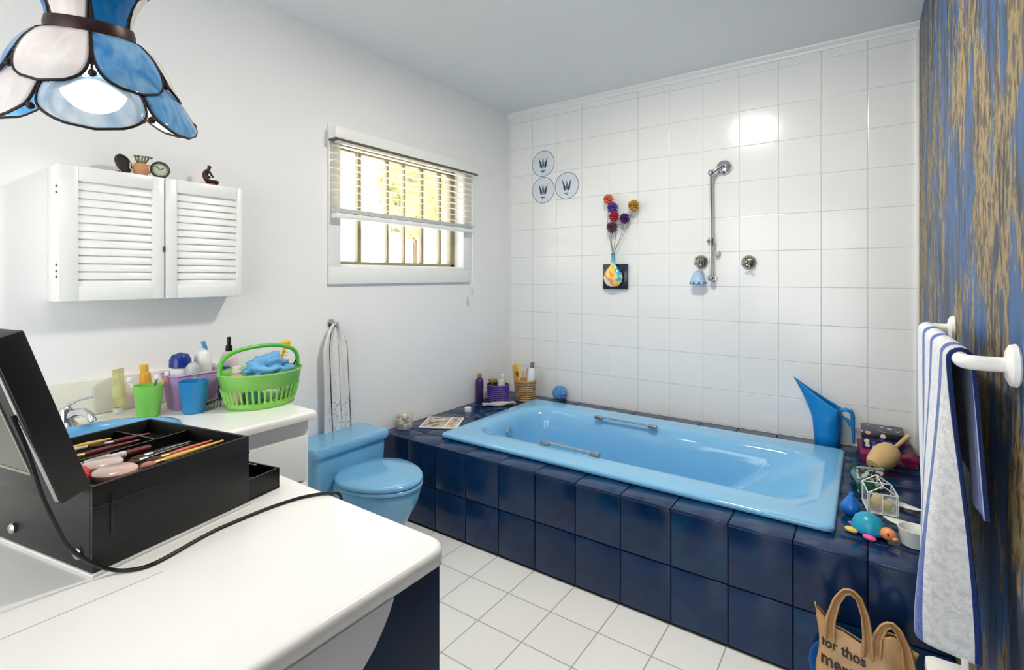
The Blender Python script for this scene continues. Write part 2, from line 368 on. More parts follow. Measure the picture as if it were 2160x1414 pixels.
m_ = MB(); m_.loft([egg(.33, .17, .2, .12, .001), egg(.33, .17, .2, .118, .03), egg(.33, .16, .19, .105, .1), egg(.34, .2, .2, .13, .2), egg(.37, .23, .2, .165, .3), egg(.38, .235, .2, .178, .36), egg(.38, .23, .19, .175, .372)]); o = m_.build('bowl', toim, to, ang=60)
m_ = MB(); m_.loft([egg(.385, .23, .175, .176, .374), egg(.385, .238, .18, .183, .378), egg(.385, .238, .18, .183, .388), egg(.385, .232, .176, .178, .392)]); m_.build('seat', toim, to, ang=60)
m_ = MB(); m_.loft([egg(.385, .232, .176, .18, .394), egg(.385, .237, .18, .184, .398), egg(.385, .236, .179, .183, .408), egg(.385, .226, .17, .174, .414), egg(.385, .15, .11, .11, .417)]); m_.build('lid', toim, to, ang=60)
for s_ in (-1, 1): m_ = MB(); m_.tube([(.212, s_ * .07 - .02, .398), (.212, s_ * .07 + .02, .398)], .012, 12); m_.build('hinge', toim, to)

# ------------------------------------------------------------------ vanity
CT, CB = .82, .793
va = thing('vanity_counter', 'white L shaped vanity worktop with an inset blue basin', 'worktop', (0, 0, 0))
bc = (.34, -2.60); ba = (.165, .215)
b = bmesh.new()
def arc(cx_, cy_, r, a0, a1, n=8): return [(cx_ + r * math.cos(a0 + (a1 - a0) * k / n), cy_ + r * math.sin(a0 + (a1 - a0) * k / n)) for k in range(n + 1)]
out = [(.002, -4.2), (1.598, -4.2)] + arc(1.598 - .042, -2.42 - .042, .042, 0, PI / 2, 5) + arc(.66, -2.36, .06, -PI / 2, -PI, 6) + arc(.60 - .02, -2.016 - .02, .02, 0, PI / 2, 2) + [(.002, -2.016)]
inn = [(bc[0] + ba[0] * math.cos(2 * PI * k / 48), bc[1] + ba[1] * math.sin(2 * PI * k / 48)) for k in range(48)]
def offs(poly, d):   # inward offset of a clockwise or counter-clockwise outline
    n = len(poly); area = sum(poly[k][0] * poly[(k + 1) % n][1] - poly[(k + 1) % n][0] * poly[k][1] for k in range(n)); sg = 1 if area > 0 else -1; o_ = []
    for k in range(n):
        p0, p1, p2 = (Vector(poly[(k + q) % n]) for q in (-1, 0, 1)); e1 = (p1 - p0).normalized(); e2 = (p2 - p1).normalized()
        n1 = Vector((-e1.y, e1.x)) * sg; n2 = Vector((-e2.y, e2.x)) * sg; m = (n1 + n2).normalized(); o_.append(tuple(p1 + m * d / max(.4, m.dot(n1))))
    return o_
rr_ = .011; tp_in = offs(out, rr_ + .004)
ed = []
for lp in (tp_in, inn):
    vs = [b.verts.new((p[0], p[1], CT)) for p in lp]
    ed += [b.edges.new((vs[i], vs[(i + 1) % len(vs)])) for i in range(len(vs))]
bmesh.ops.triangle_fill(b, use_beauty=True, edges=ed)
bmesh.ops.recalc_face_normals(b, faces=b.faces)
if b.faces[0].normal.z < 0 or sum(f_.normal.z for f_ in b.faces) < 0: bmesh.ops.reverse_faces(b, faces=b.faces)
m_ = MB(); m_._merge(b)
prof = [(rr_ + .004, CT)] + [(rr_ * (1 - math.sin(a * PI / 10)), CT - rr_ * (1 - math.cos(a * PI / 10))) for a in range(6)] + [(0, CB + .004), (.001, CB + .001), (.004, CB), (.03, CB)]
m_.loft([[(p[0], p[1], z) for p in (offs(out, d_) if d_ else out)] for d_, z in prof], False, False)
m_.loft([[(p[0], p[1], CT) for p in inn], [(p[0], p[1], CB) for p in inn]], False, False)
bmesh.ops.remove_doubles(m_.bm, verts=m_.bm.verts, dist=1e-5)
o = m_.build('worktop', lam, va, ang=50)
m_ = MB(); m_.box((1.275, -4.195, CT + .0001), (1.277, -2.76, CT + .0005)); m_.build('joint_line', P('worktop_seam', (205, 203, 196), .4), va)
m_ = MB(); m_.box((.001, -4.2, CT), (.018, -2.02, .945), .005); m_.build('backsplash', P('cream_laminate', (233, 231, 220), .25, var=.01), va)
bas = P('pale_blue_basin', (110, 170, 215), .1, coat=.3)
def ell(a_, b_, z): return [(bc[0] + a_ * math.cos(2 * PI * k / 48), bc[1] + b_ * math.sin(2 * PI * k / 48), z) for k in range(48)]
m_ = MB(); m_.loft([ell(ba[0] + .018, ba[1] + .018, CT + .001), ell(ba[0] + .014, ba[1] + .014, CT + .009), ell(ba[0] - .004, ba[1] - .004, CT + .009), ell(ba[0] - .012, ba[1] - .012, CT - .004), ell(ba[0] - .03, ba[1] - .035, CT - .07), ell(ba[0] - .08, ba[1] - .1, CT - .12), ell(.03, .03, CT - .13)], False, True); m_.build('basin', bas, va, ang=70)
# cabinets below
c1 = thing('vanity_cabinet', 'white vanity cabinet under the basin next to the toilet', 'cabinet', (0, 0, 0))
MB().box((.004, -2.46, .001), (.555, -2.03, CB - .001), .002).build('carcass', white, c1)
m_ = MB(); m_.box((.5555, -2.455, .575), (.574, -2.045, .735), .006); m_.build('drawer', white, c1)
d_ = bpy.data.objects['drawer']; m_ = MB(); m_.tube([(.574, -2.33, .65), (.592, -2.32, .65), (.592, -2.22, .65), (.574, -2.21, .65)], .004, 8); m_.build('handle', steel, d_)
m_ = MB(); m_.box((.5555, -2.455, .1), (.574, -2.045, .565), .006); m_.build('door', white, c1)
c2 = thing('dressing_cabinet', 'navy cabinet with a pale wave cutout under the near worktop', 'cabinet', (0, 0, 0))
MB().box((.80, -4.19, .001), (1.563, -2.432, CB - .001), .002).build('carcass', navyl, c2)
MB().box((1.5635, -4.19, .02), (1.58, -2.432, .777), .002).build('front_panel', navyl, c2)
MB().box((1.5635, -4.19, .7775), (1.5815, -2.428, CB - .0005), .001).build('edge_strip', white, c2)
pale = P('pale_grey_laminate', (226, 226, 228), .35, var=.01)
wave = [(-4.19, .777), (-2.543, .777), (-2.553, .758), (-2.567, .738), (-2.583, .719), (-2.608, .698), (-2.645, .668), (-2.70, .635), (-2.78, .602), (-2.9, .57), (-3.1, .55), (-4.19, .53)]
MB().poly(wave, (1.5805, 1.5835), axis='x').build('wave_panel', pale, c2, smooth=False)
spike = [(-2.556, .651), (-2.585, .622), (-2.612, .585), (-2.66, .53), (-2.75, .46), (-3.0, .40), (-3.0, .43), (-2.8, .52), (-2.69, .585), (-2.625, .624)]
MB().poly(spike, (1.5805, 1.5835), axis='x').build('wave_crest', pale, c2, smooth=False)
m_ = MB(); m_.lathe([(0, .004), (.002, .003), (.0025, 0)], n=10, M=Matrix.Translation((1.5801, -2.515, .595)) @ Matrix.Rotation(PI / 2, 4, 'Y')); m_.build('screw', white, c2)

# tap on the basin
tp = thing('mixer_tap', 'chrome mixer tap behind the blue basin', 'tap', (.105, -2.60, CT))
m_ = MB(); m_.lathe([(.028, 0), (.03, .004), (.026, .01), (.02, .02), (.019, .05), (.015, .058)], n=24); m_.build('body', chrome, tp)
m_ = MB(); m_.tube([(.005, .004, .03), (.03, .02, .045), (.06, .03, .048), (.085, .04, .038), (.095, .044, .02)], [.014, .013, .012, .011, .011], 14); m_.build('spout', chrome, tp)
m_ = MB(); m_.tube([(0, 0, .055), (.004, .008, .068), (.01, .03, .078), (.016, .065, .084)], [.012, .01, .006, .008], 12, flat=.6); m_.build('lever', chrome, tp)

# ------------------------------------------------------------------ wall cabinet
wc = thing('louvred_wall_cabinet', 'white wall cabinet with two louvred doors', 'cabinet', (0, 0, 0))
cy0, cy1, cz0, cz1 = -2.622, -2.047, 1.219, 1.662
MB().box((.001, cy0, cz0), (.1, cy1, cz1), .002).build('carcass', white, wc)
for (da, db, la, lb) in ((cy0, -2.326, -2.572, -2.362), (-2.323, cy1, -2.285, -2.068)):
    dz0, dz1, lz0, lz1 = cz0 + .002, cz1 - .002, 1.266, 1.612
    m_ = MB(); xa, xb = .1005, .12
    m_.box((xa, da + .001, dz0), (xb, la, dz1), .002); m_.box((xa, lb, dz0), (xb, db - .001, dz1), .002); m_.box((xa, la, dz0), (xb, lb, lz0), .0015); m_.box((xa, la, lz1), (xb, lb, dz1), .0015)
    n_ = 13; p_ = (lz1 - lz0) / n_
    for k in range(n_):
        zc = lz0 + (k + .5) * p_; m_.box((.1085 - .0032, la - .001, zc - .0158), (.1085 + .0032, lb + .001, zc + .0158), .0012, M=rotM('Y', math.radians(-17), (.1085, 0, zc)))
    dr = m_.build('door', white, wc)
    kb = MB(); ky = db - .008 if da == cy0 else da + .008
    if da == cy0: kb.box((.1205, db - .006, 1.39), (.124, db - .001, 1.41), .001); kb.build('catch', P('dark_catch', (70, 68, 64), .4), dr)
hg = P('dark_hinge', (96, 92, 84), .4, .6)
for z in (1.59, 1.57, 1.338, 1.318, 1.30):
    m_ = MB(); m_.lathe([(0, .003), (.003, .002), (.004, 0)], n=10, M=Matrix.Translation((.1, cy0 - .0002, z)) @ Matrix.Rotation(PI / 2, 4, 'X')); m_.build('hinge_screw', hg, wc)

# ornaments on the wall cabinet
dp = thing('standing_plate', 'dark brown round plate propped upright on the wall cabinet', 'plate', (.07, -2.437, cz1))
m_ = MB(); M_ = Matrix.Translation((0, 0, .036)) @ Matrix.Rotation(.5, 4, 'Z') @ Matrix.Rotation(PI / 2 - .25, 4, 'Y')
m_.lathe([(0, -.002), (.03, -.002), (.034, .001), (.034, .004), (.028, .006), (.026, .003), (0, .002)], n=28, M=M_); m_.build('dish', P('dark_brown_wood', (42, 32, 28), .5, var=.3, bump=.4), dp)
m_ = MB(); m_.tube([(-.01, -.022, .003), (0, 0, .006), (.0, .028, .003)], .0035, 8); m_.tube([(0, -.02, .004), (.016, -.015, .004)], .003, 8); m_.build('stand', P('dark_brown_wood', (42, 32, 28)), dp)
fg = thing('terracotta_figurine', 'small orange pot figurine with curly green tendrils on the wall cabinet', 'figurine', (.07, -2.383, cz1))
m_ = MB(); m_.lathe([(.014, 0), (.02, .004), (.025, .02), (.024, .034), (.017, .046), (.012, .048)], n=20, sx=.8); m_.build('pot', P('orange_terracotta', (206, 146, 104), .6, var=.12), fg)
m_ = MB(); gr_ = P('olive_green_metal', (110, 112, 78), .5)
for k, (a, l) in enumerate(((-1, .02), (-.5, .022), (.1, .02), (.6, .023), (1.1, .02))):
    pts = [(0, a * .01, .046), (.004, a * .016, .058), (.006, a * .022, .066 + l * .3), (.003, a * .026 + .006, .062 + l * .5), (0, a * .02 + .008, .06 + l * .4)]
    m_.tube(pts, [.003, .003, .003, .0025, .002], 7)
m_.build('tendrils', gr_, fg)
for s_ in (-1, 1): m_ = MB(); m_.tube([(0, s_ * .02, .042), (.0, s_ * .032, .044), (0, s_ * .033, .026), (0, s_ * .024, .014)], .0028, 8); m_.build('handle', P('cream_enamel', (214, 205, 186), .4), fg)
ck = thing('round_clock', 'small round clock with pale green face on the wall cabinet', 'clock', (.075, -2.325, cz1))
Mc = Matrix.Translation((0, 0, .031)) @ Matrix.Rotation(-.2, 4, 'Z') @ Matrix.Rotation(PI / 2 - .1, 4, 'Y')
m_ = MB(); m_.lathe([(.024, .0), (.029, -.006), (.031, 0), (.031, .008), (.028, .011), (.0245, .009), (.0245, .004)], n=32, M=Mc, cap0=False, cap1=False); m_.build('rim', P('dark_green_rim', (64, 70, 60), .4, .3), ck)
m_ = MB(); m_.lathe([(0, -.005), (.0245, -.005), (.0245, .004), (0, .005)], n=32, M=Mc); m_.build('dial', P('pale_green_dial', (192, 200, 180), .4), ck)
m_ = MB()
for a, l in ((.6, .014), (2.3, .018)): m_.box((-.001, 0, .0055), (.001, l, .0065), M=Mc @ Matrix.Rotation(a, 4, 'Z'))
for k in range(12): m_.box((-.0007, .019, .0052), (.0007, .0225, .0062), M=Mc @ Matrix.Rotation(k * PI / 6, 4, 'Z'))
m_.build('hands', P('dark_ink', (60, 64, 56), .5), ck)
stt = thing('seated_statuette', 'dark bronze statuette of a kneeling bowed figure on the wall cabinet', 'statuette', (.075, -2.155, cz1))
m_ = MB(); m_.lathe([(0, 0), (.034, 0), (.035, .003), (.03, .006), (0, .006)], n=26, sx=.75, sy=1.05); m_.build('base', P('tan_wood', (150, 112, 72), .5), stt)
me = bpy.data.meshes.new('figure'); 
V = [(0, -.012, .018), (0, -.016, .034), (0, -.012, .05), (0, -.004, .06), (0, .002, .067), (0, .003, .079),      # pelvis .. head 5
     (.013, -.006, .057), (.017, .0, .042), (.01, .013, .032), (-.013, -.006, .057), (-.017, .0, .042), (-.01, .013, .032),  # arms 6..11
     (.009, -.002, .015), (.016, .026, .017), (.006, .03, .011), (-.009, -.002, .015), (-.016, .028, .016), (-.004, .037, .01), (0, .001, .073)]
Ed = [(0, 1), (1, 2), (2, 3), (3, 4), (4, 18), (18, 5), (3, 6), (6, 7), (7, 8), (3, 9), (9, 10), (10, 11), (0, 12), (12, 13), (13, 14), (0, 15), (15, 16), (16, 17)]
me.from_pydata(V, Ed, []); fo = bpy.data.objects.new('figure', me); COL.objects.link(fo); fo.parent = stt
sk = fo.modifiers.new('k', 'SKIN'); subd(fo, 2); sk.use_smooth_shade = True
rad = [.012, .0105, .0115, .009, .0048, .0085, .005, .0042, .0032, .005, .0042, .0032, .008, .006, .0045, .008, .006, .0045, .0085]
for v, r_ in zip(me.skin_vertices[0].data, rad): v.radius = (r_, r_)
me.skin_vertices[0].data[0].use_root = True
me.materials.append(P('dark_bronze', (66, 42, 34), .35, .5, var=.2))

# ------------------------------------------------------------------ small towel on the left wall
tw = thing('hand_towel', 'grey striped hand towel hanging from a wall hook above the toilet', 'hand towel', (.0, -1.545, 1.06))
def stripe_mat(name, stops, axis='U', scale=1.0, bump=.6, bs=350, mot=196):
    m, t, b = nt(name); L = t.links; N = t.nodes
    at = N.new('ShaderNodeAttribute'); at.attribute_name = 'su'
    r = ramp(t, at.outputs['Fac'], stops, 'CONSTANT')
    tc = N.new('ShaderNodeTexCoord'); n = N.new('ShaderNodeTexNoise'); n.inputs['Scale'].default_value = bs; L.new(tc.outputs['Object'], n.inputs['Vector'])
    n3 = N.new('ShaderNodeTexNoise'); n3.inputs['Scale'].default_value = 90; L.new(tc.outputs['Object'], n3.inputs['Vector'])
    mx = N.new('ShaderNodeMix'); mx.data_type = 'RGBA'; mx.blend_type = 'MULTIPLY'; mx.inputs[0].default_value = .5; L.new(r.outputs[0], mx.inputs[6])
    rr = ramp(t, n3.outputs['Fac'], [(.3, (mot, mot, mot + 2)), (.6, (255, 255, 255))]); L.new(rr.outputs[0], mx.inputs[7]); L.new(mx.outputs[2], b.inputs['Base Color'])
    b.inputs['Roughness'].default_value = .9; b.inputs['Specular IOR Level'].default_value = .1; b.inputs['Sheen Weight'].default_value = .2
    bp = N.new('ShaderNodeBump'); bp.inputs['Strength'].default_value = bump; bp.inputs['Distance'].default_value = .004; L.new(n.outputs['Fac'], bp.inputs['Height']); L.new(bp.outputs[0], b.inputs['Normal'])
    return m
def sheet(fn, nu, nv, name, mats, parent, su=lambda u, v: u):
    vs = []; sv = []
    for i in range(nu + 1):
        for j in range(nv + 1): vs.append(fn(i / nu, j / nv)); sv.append(su(i / nu, j / nv))
    fs = [(i * (nv + 1) + j, (i + 1) * (nv + 1) + j, (i + 1) * (nv + 1) + j + 1, i * (nv + 1) + j + 1) for i in range(nu) for j in range(nv)]
    me = bpy.data.meshes.new(name); me.from_pydata(vs, [], fs); me.update()
    a = me.attributes.new('su', 'FLOAT', 'POINT')
    for k, v in enumerate(sv): a.data[k].value = v
    for p in me.polygons: p.use_smooth = True
    for m in mats: me.materials.append(m)
    o = bpy.data.objects.new(name, me); COL.objects.link(o); o.parent = parent; return o
htm = stripe_mat('grey_striped_towelling', [(0, (228, 225, 222)), (.28, (228, 225, 222)), (.30, (60, 58, 60)), (.325, (236, 233, 230)), (.60, (60, 58, 60)), (.625, (236, 233, 230)), (.88, (64, 62, 64)), (.92, (226, 223, 220))], bump=.3, mot=226)
def hf(u, v):
    d = v * .54; w0 = .012 + (.062) * min(1, (v / .22)) ** .6 + .012 * v
    y = (u - .5) * 2 * w0 + .022 * v
    fold = math.sin(u * PI * 5 + .6) * .012 * (1 - .45 * v) + math.sin(u * 11 + v * 3) * .003
    return (.034 + fold, y, -d - .004 + .02 * abs(u - .5) * (1 - v))
o = sheet(hf, 60, 40, 'cloth', [htm], tw); solid(o, .005, 0)
m_ = MB()
R2 = random.Random(4)
for k in range(46):
    u = R2.uniform(.2, .95); v = R2.uniform(.68, .97); p = hf(u, v)
    m_.ball((p[0] + .004, p[1], p[2]), (.0016, .004, .004), sub=1)
fp = m_.build('flower_print', P('grey_print', (168, 160, 156), .9), o); fp['kind'] = 'stuff'
m_ = MB(); m_.lathe([(0, .006), (.02, .006), (.023, 0), (0, 0)], n=20, M=Matrix.Translation((.0005, 0, .01)) @ Matrix.Rotation(PI / 2, 4, 'Y')); m_.tube([(.005, 0, .01), (.03, 0, .005), (.05, 0, .002), (.056, 0, .018)], [.006, .005, .005, .006], 10)
tag(m_.build('wall_hook', chrome, loc=(0, -1.545, 1.055)), 'chrome hook on the left wall holding the grey hand towel', 'hook')

# ------------------------------------------------------------------ things on the back wall
dec_ring = P('grey_blue_line', (128, 140, 152), .5); dec_blue = P('slate_blue_motif', (44, 72, 104), .5, var=.15); dec_pale = P('pale_blue_disc', (214, 222, 228), .3)
decs = []
def decal(x, z, label):
    t = thing('round_tile_decal', label, 'wall decal', (x, 0, z), 0, 'round plant decals on the tiled wall')
    m_ = MB(); Mx = Matrix.Rotation(PI / 2, 4, 'X')
    m_.lathe([(.0905, .0008), (.093, .0008), (.0935, .0), (.09, 0)], n=56, M=Mx, cap0=False, cap1=False); m_.lathe([(.089, .0004), (.0905, .0012), (.0935, .0012), (.0945, .0004)], n=56, M=Mx, cap0=False, cap1=False); m_.build('ring', dec_ring, t)
    m_ = MB(); m_.lathe([(0, .0006), (.0895, .0006), (.0895, .0002)], n=56, M=Mx, cap1=False); m_.build('disc', dec_pale, t)
    m_ = MB()
    def leaf(bx, bz, tx, tz, wd):
        d = Vector((tx - bx, tz - bz)); nrm = Vector((-d.y, d.x)).normalized() * wd; pts = []
        for k in range(9):
            s = k / 8; q = Vector((bx, bz)) + d * s + nrm * math.sin(PI * s ** .8); pts.append((q.x, q.y))
        for k in range(7, 0, -1):
            s = k / 8; q = Vector((bx, bz)) + d * s - nrm * math.sin(PI * s ** .8); pts.append((q.x, q.y))
        m_.poly(pts, (-.0018, -.0007), axis='y')
    leaf(-.014, -.036, -.024, .02, .0085); leaf(.014, -.036, .024, .02, .0085); leaf(-.02, -.01, -.036, .048, .0035); leaf(.02, -.01, .036, .048, .0035); leaf(-.003, -.034, -.005, .044, .0035); leaf(.004, -.034, .006, .036, .003); leaf(-.024, -.052, .024, -.052, .004); leaf(-.01, -.062, .01, -.062, .003)
    m_.build('plant_motif', dec_blue, t); return t
decal(.305, 2.112, 'round blue plant decal at the top of the three on the tiles')
decal(.305, 1.922, 'round blue plant decal directly below the topmost one, left of the lone right one')
decal(.497, 1.935, 'round blue plant decal set to the right of the stacked pair')

vs_ = thing('wall_vase', 'glossy multicoloured bottle vase on a square navy wall plaque', 'vase', (.865, 0, 1.302))
m_ = MB(); m_.box((-.085, -.022, -.083), (.085, -.0005, .08), .003); m_.build('plaque', P('navy_gloss', (22, 40, 62), .15), vs_)
def vase_mat():
    m, t, b = nt('swirled_glaze'); L = t.links; tc = t.nodes.new('ShaderNodeTexCoord'); n = t.nodes.new('ShaderNodeTexNoise'); n.inputs['Scale'].default_value = 7; n.inputs['Distortion'].default_value = 1.5; n.inputs['Detail'].default_value = 1
    sp = t.nodes.new('ShaderNodeSeparateXYZ'); L.new(tc.outputs['Object'], sp.inputs[0]); L.new(tc.outputs['Object'], n.inputs['Vector'])
    v = mth(t, 'ADD', mth(t, 'MULTIPLY', sp.outputs[2], 3.2), mth(t, 'ADD', mth(t, 'MULTIPLY', sp.outputs[0], 2.4), n.outputs['Fac']))
    r = ramp(t, v, [(.3, (240, 226, 208)), (.38, (230, 120, 110)), (.45, (246, 190, 70)), (.53, (248, 224, 90)), (.6, (120, 200, 210)), (.7, (90, 176, 206)), (.85, (40, 130, 165))])
    L.new(r.outputs[0], b.inputs['Base Color']); b.inputs['Roughness'].default_value = .12; b.inputs['Coat Weight'].default_value = .5; return m
m_ = MB(); m_.lathe([(.01, -.068), (.04, -.06), (.06, -.035), (.066, -.008), (.058, .022), (.036, .052), (.018, .075), (.013, .1), (.012, .14), (.015, .15), (.011, .15), (.009, .13)], (0, -.05, 0), n=32, sy=.42); m_.build('bottle', vase_mat(), vs_)
def flower(name, label, x, z, r, col, stem_to):
    t = thing(name, label, 'flower', (x, -.05, z), 0, 'artificial flowers in the wall vase')
    m_ = MB(); R = random.Random(int(x * 1000 + z * 77)); ga = 2.39996
    for k in range(44):
        ph = math.acos(1 - 1.5 * (k + .5) / 44); th = k * ga; d = Vector((math.sin(ph) * math.cos(th), -math.cos(ph), math.sin(ph) * math.sin(th)))
        q = d.to_track_quat('Z', 'Y').to_matrix().to_4x4(); m_.ball((0, 0, 0), (r * .26, r * .1, r * .5), sub=1, M=Matrix.Translation(d * r * .55) @ q)
    m_.build('petals', col, t)
    m_ = MB(); s0 = Vector(stem_to) - Vector((x, -.05, z)); m_.tube([(0, .004, -r * .3), tuple(s0 * .5 + Vector(((-s0.z) * .06 * (1 if x > .865 else -1), 0, 0))), tuple(s0)], .0016, 6); m_.build('stem', P('green_grey_wire', (120, 124, 116), .5), t)
    return t
vt = (.865, -.05, 1.448)
flower('artificial_flower', 'coral orange flower, topmost in the wall vase', .832, 1.803, .037, P('coral_petal', (226, 120, 84), .7, var=.2), vt)
flower('artificial_flower', 'violet flower below the coral one in the wall vase', .862, 1.745, .04, P('violet_petal', (98, 66, 160), .7, var=.25), vt)
flower('artificial_flower', 'golden yellow flower standing off to the right in the wall vase', 1.004, 1.748, .04, P('gold_petal', (190, 152, 52), .7, var=.25), vt)
flower('artificial_flower', 'crimson pink flower in the middle of the wall vase bunch', .873, 1.688, .038, P('crimson_petal', (186, 52, 72), .7, var=.25), vt)
flower('artificial_flower', 'deep purple flower between the crimson and golden ones', .944, 1.672, .037, P('purple_petal', (84, 38, 110), .7, var=.25), vt)
flower('artificial_flower', 'dusky grey mauve flower, lowest in the wall vase', .858, 1.62, .04, P('mauve_petal', (96, 72, 88), .7, var=.25), vt)

# shower rail
sr = thing('shower_rail', 'chrome shower slide rail on the tiled wall', 'shower rail', (1.473, 0, 1.3))
brt = P('aged_chrome', (176, 170, 156), .16, 1, var=.05)
m_ = MB(); m_.tube([(0, -.05, -.01), (0, -.05, .6)], .0085, 14); m_.build('rail', chrome, sr)
m_ = MB(); m_.tube([(.06, -.002, .632), (.06, -.04, .634), (.03, -.05, .62), (.002, -.05, .6)], [.012, .013, .011, .012], 14); m_.ball((0, -.05, .6), .02); m_.lathe([(.042, 0), (.044, .004), (.038, .016), (.02, .024), (0, .026)], n=28, M=Matrix.Translation((.06, -.0005, .632)) @ Matrix.Rotation(PI / 2, 4, 'X')); m_.build('wall_outlet', chrome, sr)
m_ = MB(); m_.tube([(0, -.05, .18), (0, -.05, .225)], .017, 16); m_.tube([(0, -.05, .2), (-.012, -.075, .205)], .009, 12); m_.build('slider', brt, sr)
m_ = MB(); m_.tube([(0, -.05, -.01), (0, -.002, -.01)], .009, 12); m_.ball((0, -.05, -.008), .019); m_.lathe([(.022, 0), (.02, .01), (.01, .012)], n=20, M=Matrix.Translation((0, -.0005, -.01)) @ Matrix.Rotation(PI / 2, 4, 'X')); m_.build('foot_bracket', chrome, sr)
m_ = MB(); m_.box((.014, -.03, .12), (.04, -.0005, .15), .004); m_.build('holder', P('grey_plastic_clip', (190, 190, 190), .3), sr)
def tap(x, z, label):
    t = thing('wall_tap', label, 'tap', (x, 0, z), 0, 'shower taps on the tiled wall')
    Mx = Matrix.Translation((0, -.0005, 0)) @ Matrix.Rotation(PI / 2, 4, 'X')
    m_ = MB(); m_.lathe([(.038, 0), (.04, .004), (.034, .016), (.022, .026), (.018, .03), (0, .03)], n=28, M=Mx); m_.build('flange', brt, t)
    m_ = MB(); m_.tube([(0, -.03, 0), (0, -.058, 0)], .008, 12); m_.ball((0, -.062, 0), .014); 
    for k in range(4):
        a = k * PI / 2 + .5; m_.tube([(0, -.06, 0), (.024 * math.cos(a), -.06, .024 * math.sin(a))], [.005, .006], 8); m_.ball((.025 * math.cos(a), -.06, .025 * math.sin(a)), .0075, sub=2)
    m_.build('cross_handle', brt, t)
tap(1.404, 1.388, 'shower tap left of the rail with a blue ornament hanging under it')
tap(1.665, 1.381, 'shower tap standing alone right of the rail')
bc_ = thing('hanging_ornament', 'small blue and white frilled ornament hanging under the left tap', 'ornament', (1.396, 0, 1.225))
m_ = MB(); m_.lathe([(.006, .105), (.02, .1), (.034, .075), (.04, .045), (.043, .034), (.036, .03)], (0, -.045, 0), 24, cap0=False, cap1=False, sy=.7); o = m_.build('crown', P('pale_blue_cap', (168, 200, 236), .5, var=.15), bc_); solid(o, .002)
m_ = MB(); b0 = [(( .046 + .006 * math.sin(9 * 2 * PI * k / 72)) * math.cos(2 * PI * k / 72), -.045 + .7 * (.046 + .006 * math.sin(9 * 2 * PI * k / 72)) * math.sin(2 * PI * k / 72), .034) for k in range(72)]
b1 = [(p[0] * .85, -.045 + (p[1] + .045) * .85, .046) for p in b0]; m_.loft([b0, b1], False, False); o = m_.build('frill', P('mid_blue_frill', (62, 112, 176), .5), bc_); solid(o, .002)
m_ = MB(); m_.tube([(0, -.045, .1), (0, -.04, .13), (.002, -.036, .165)], .002, 6); m_.build('loop', whitep, bc_)

# ------------------------------------------------------------------ things at the left end of the surround
ph = thing('potpourri_glass', 'clear glass tumbler of cream shells on the left end of the ledge', 'glass', (.062, -1.105, HZ))
glass = P('clear_glass', (225, 232, 235), .03, var=0, alpha=.2)
m_ = MB(); m_.lathe([(.04, .001), (.046, .004), (.05, .085), (.048, .085), (.044, .008), (0, .006)], n=28, cap0=True, cap1=False); m_.build('tumbler', glass, ph)
R3 = random.Random(9); shl = [P('cream_shell', (246, 236, 214), .5, var=.1), P('tan_shell', (230, 206, 170), .5, var=.15), P('brown_shell', (206, 172, 136), .5, var=.15)]
for k in range(24):
    a = R3.uniform(0, 6.3); r_ = R3.uniform(.012, .03); z_ = .016 + (k // 6) * .017
    m_ = MB(); m_.ball((r_ * math.cos(a), r_ * math.sin(a), z_), (.014, .011, .011), nz=.4, seed=k, sub=2); o = m_.build('sea_shell', shl[k % 3], loc=(.062, -1.105, HZ)); tag(o, 'small cream and tan seashell in the clear tumbler', 'seashell', 'shells in the glass tumbler')
mg = thing('folded_magazine', 'open illustrated magazine lying on the left ledge', 'magazine', (.175, -.915, HZ), .5)
def mag_mat():
    m, t, b = nt('printed_page'); L = t.links; tc = t.nodes.new('ShaderNodeTexCoord'); n = t.nodes.new('ShaderNodeTexNoise'); n.inputs['Scale'].default_value = 22; n.inputs['Detail'].default_value = 3; L.new(tc.outputs['Object'], n.inputs['Vector'])
    r = ramp(t, n.outputs['Fac'], [(.38, (92, 86, 82)), (.46, (176, 160, 140)), (.53, (222, 212, 196)), (.6, (188, 150, 116))]); L.new(r.outputs[0], b.inputs['Base Color']); b.inputs['Roughness'].default_value = .35; return m
m_ = MB(); m_.box((-.11, -.11, .001), (.11, .11, .009), .002); m_.build('pages', P('white_paper', (236, 233, 226), .5), mg)
m_ = MB(); m_.box((-.1, -.1, .0091), (.03, .1, .0098)); m_.box((.04, -.1, .0091), (.1, .1, .0098)); m_.build('printed_picture', mag_mat(), mg)
bt = thing('small_bottle', 'little clear bottle with a white cap in front of the purple basket', 'bottle', (.21, -.725, HZ))
m_ = MB(); m_.lathe([(.016, .001), (.018, .004), (.018, .03), (.012, .036), (0, .036)], n=20); m_.build('bottle_body', glass, bt)
m_ = MB(); m_.lathe([(.02, .034), (.021, .036), (.02, .058), (.016, .061), (0, .061)], n=20); m_.build('cap', P('lilac_white_cap', (222, 220, 236), .35), bt)
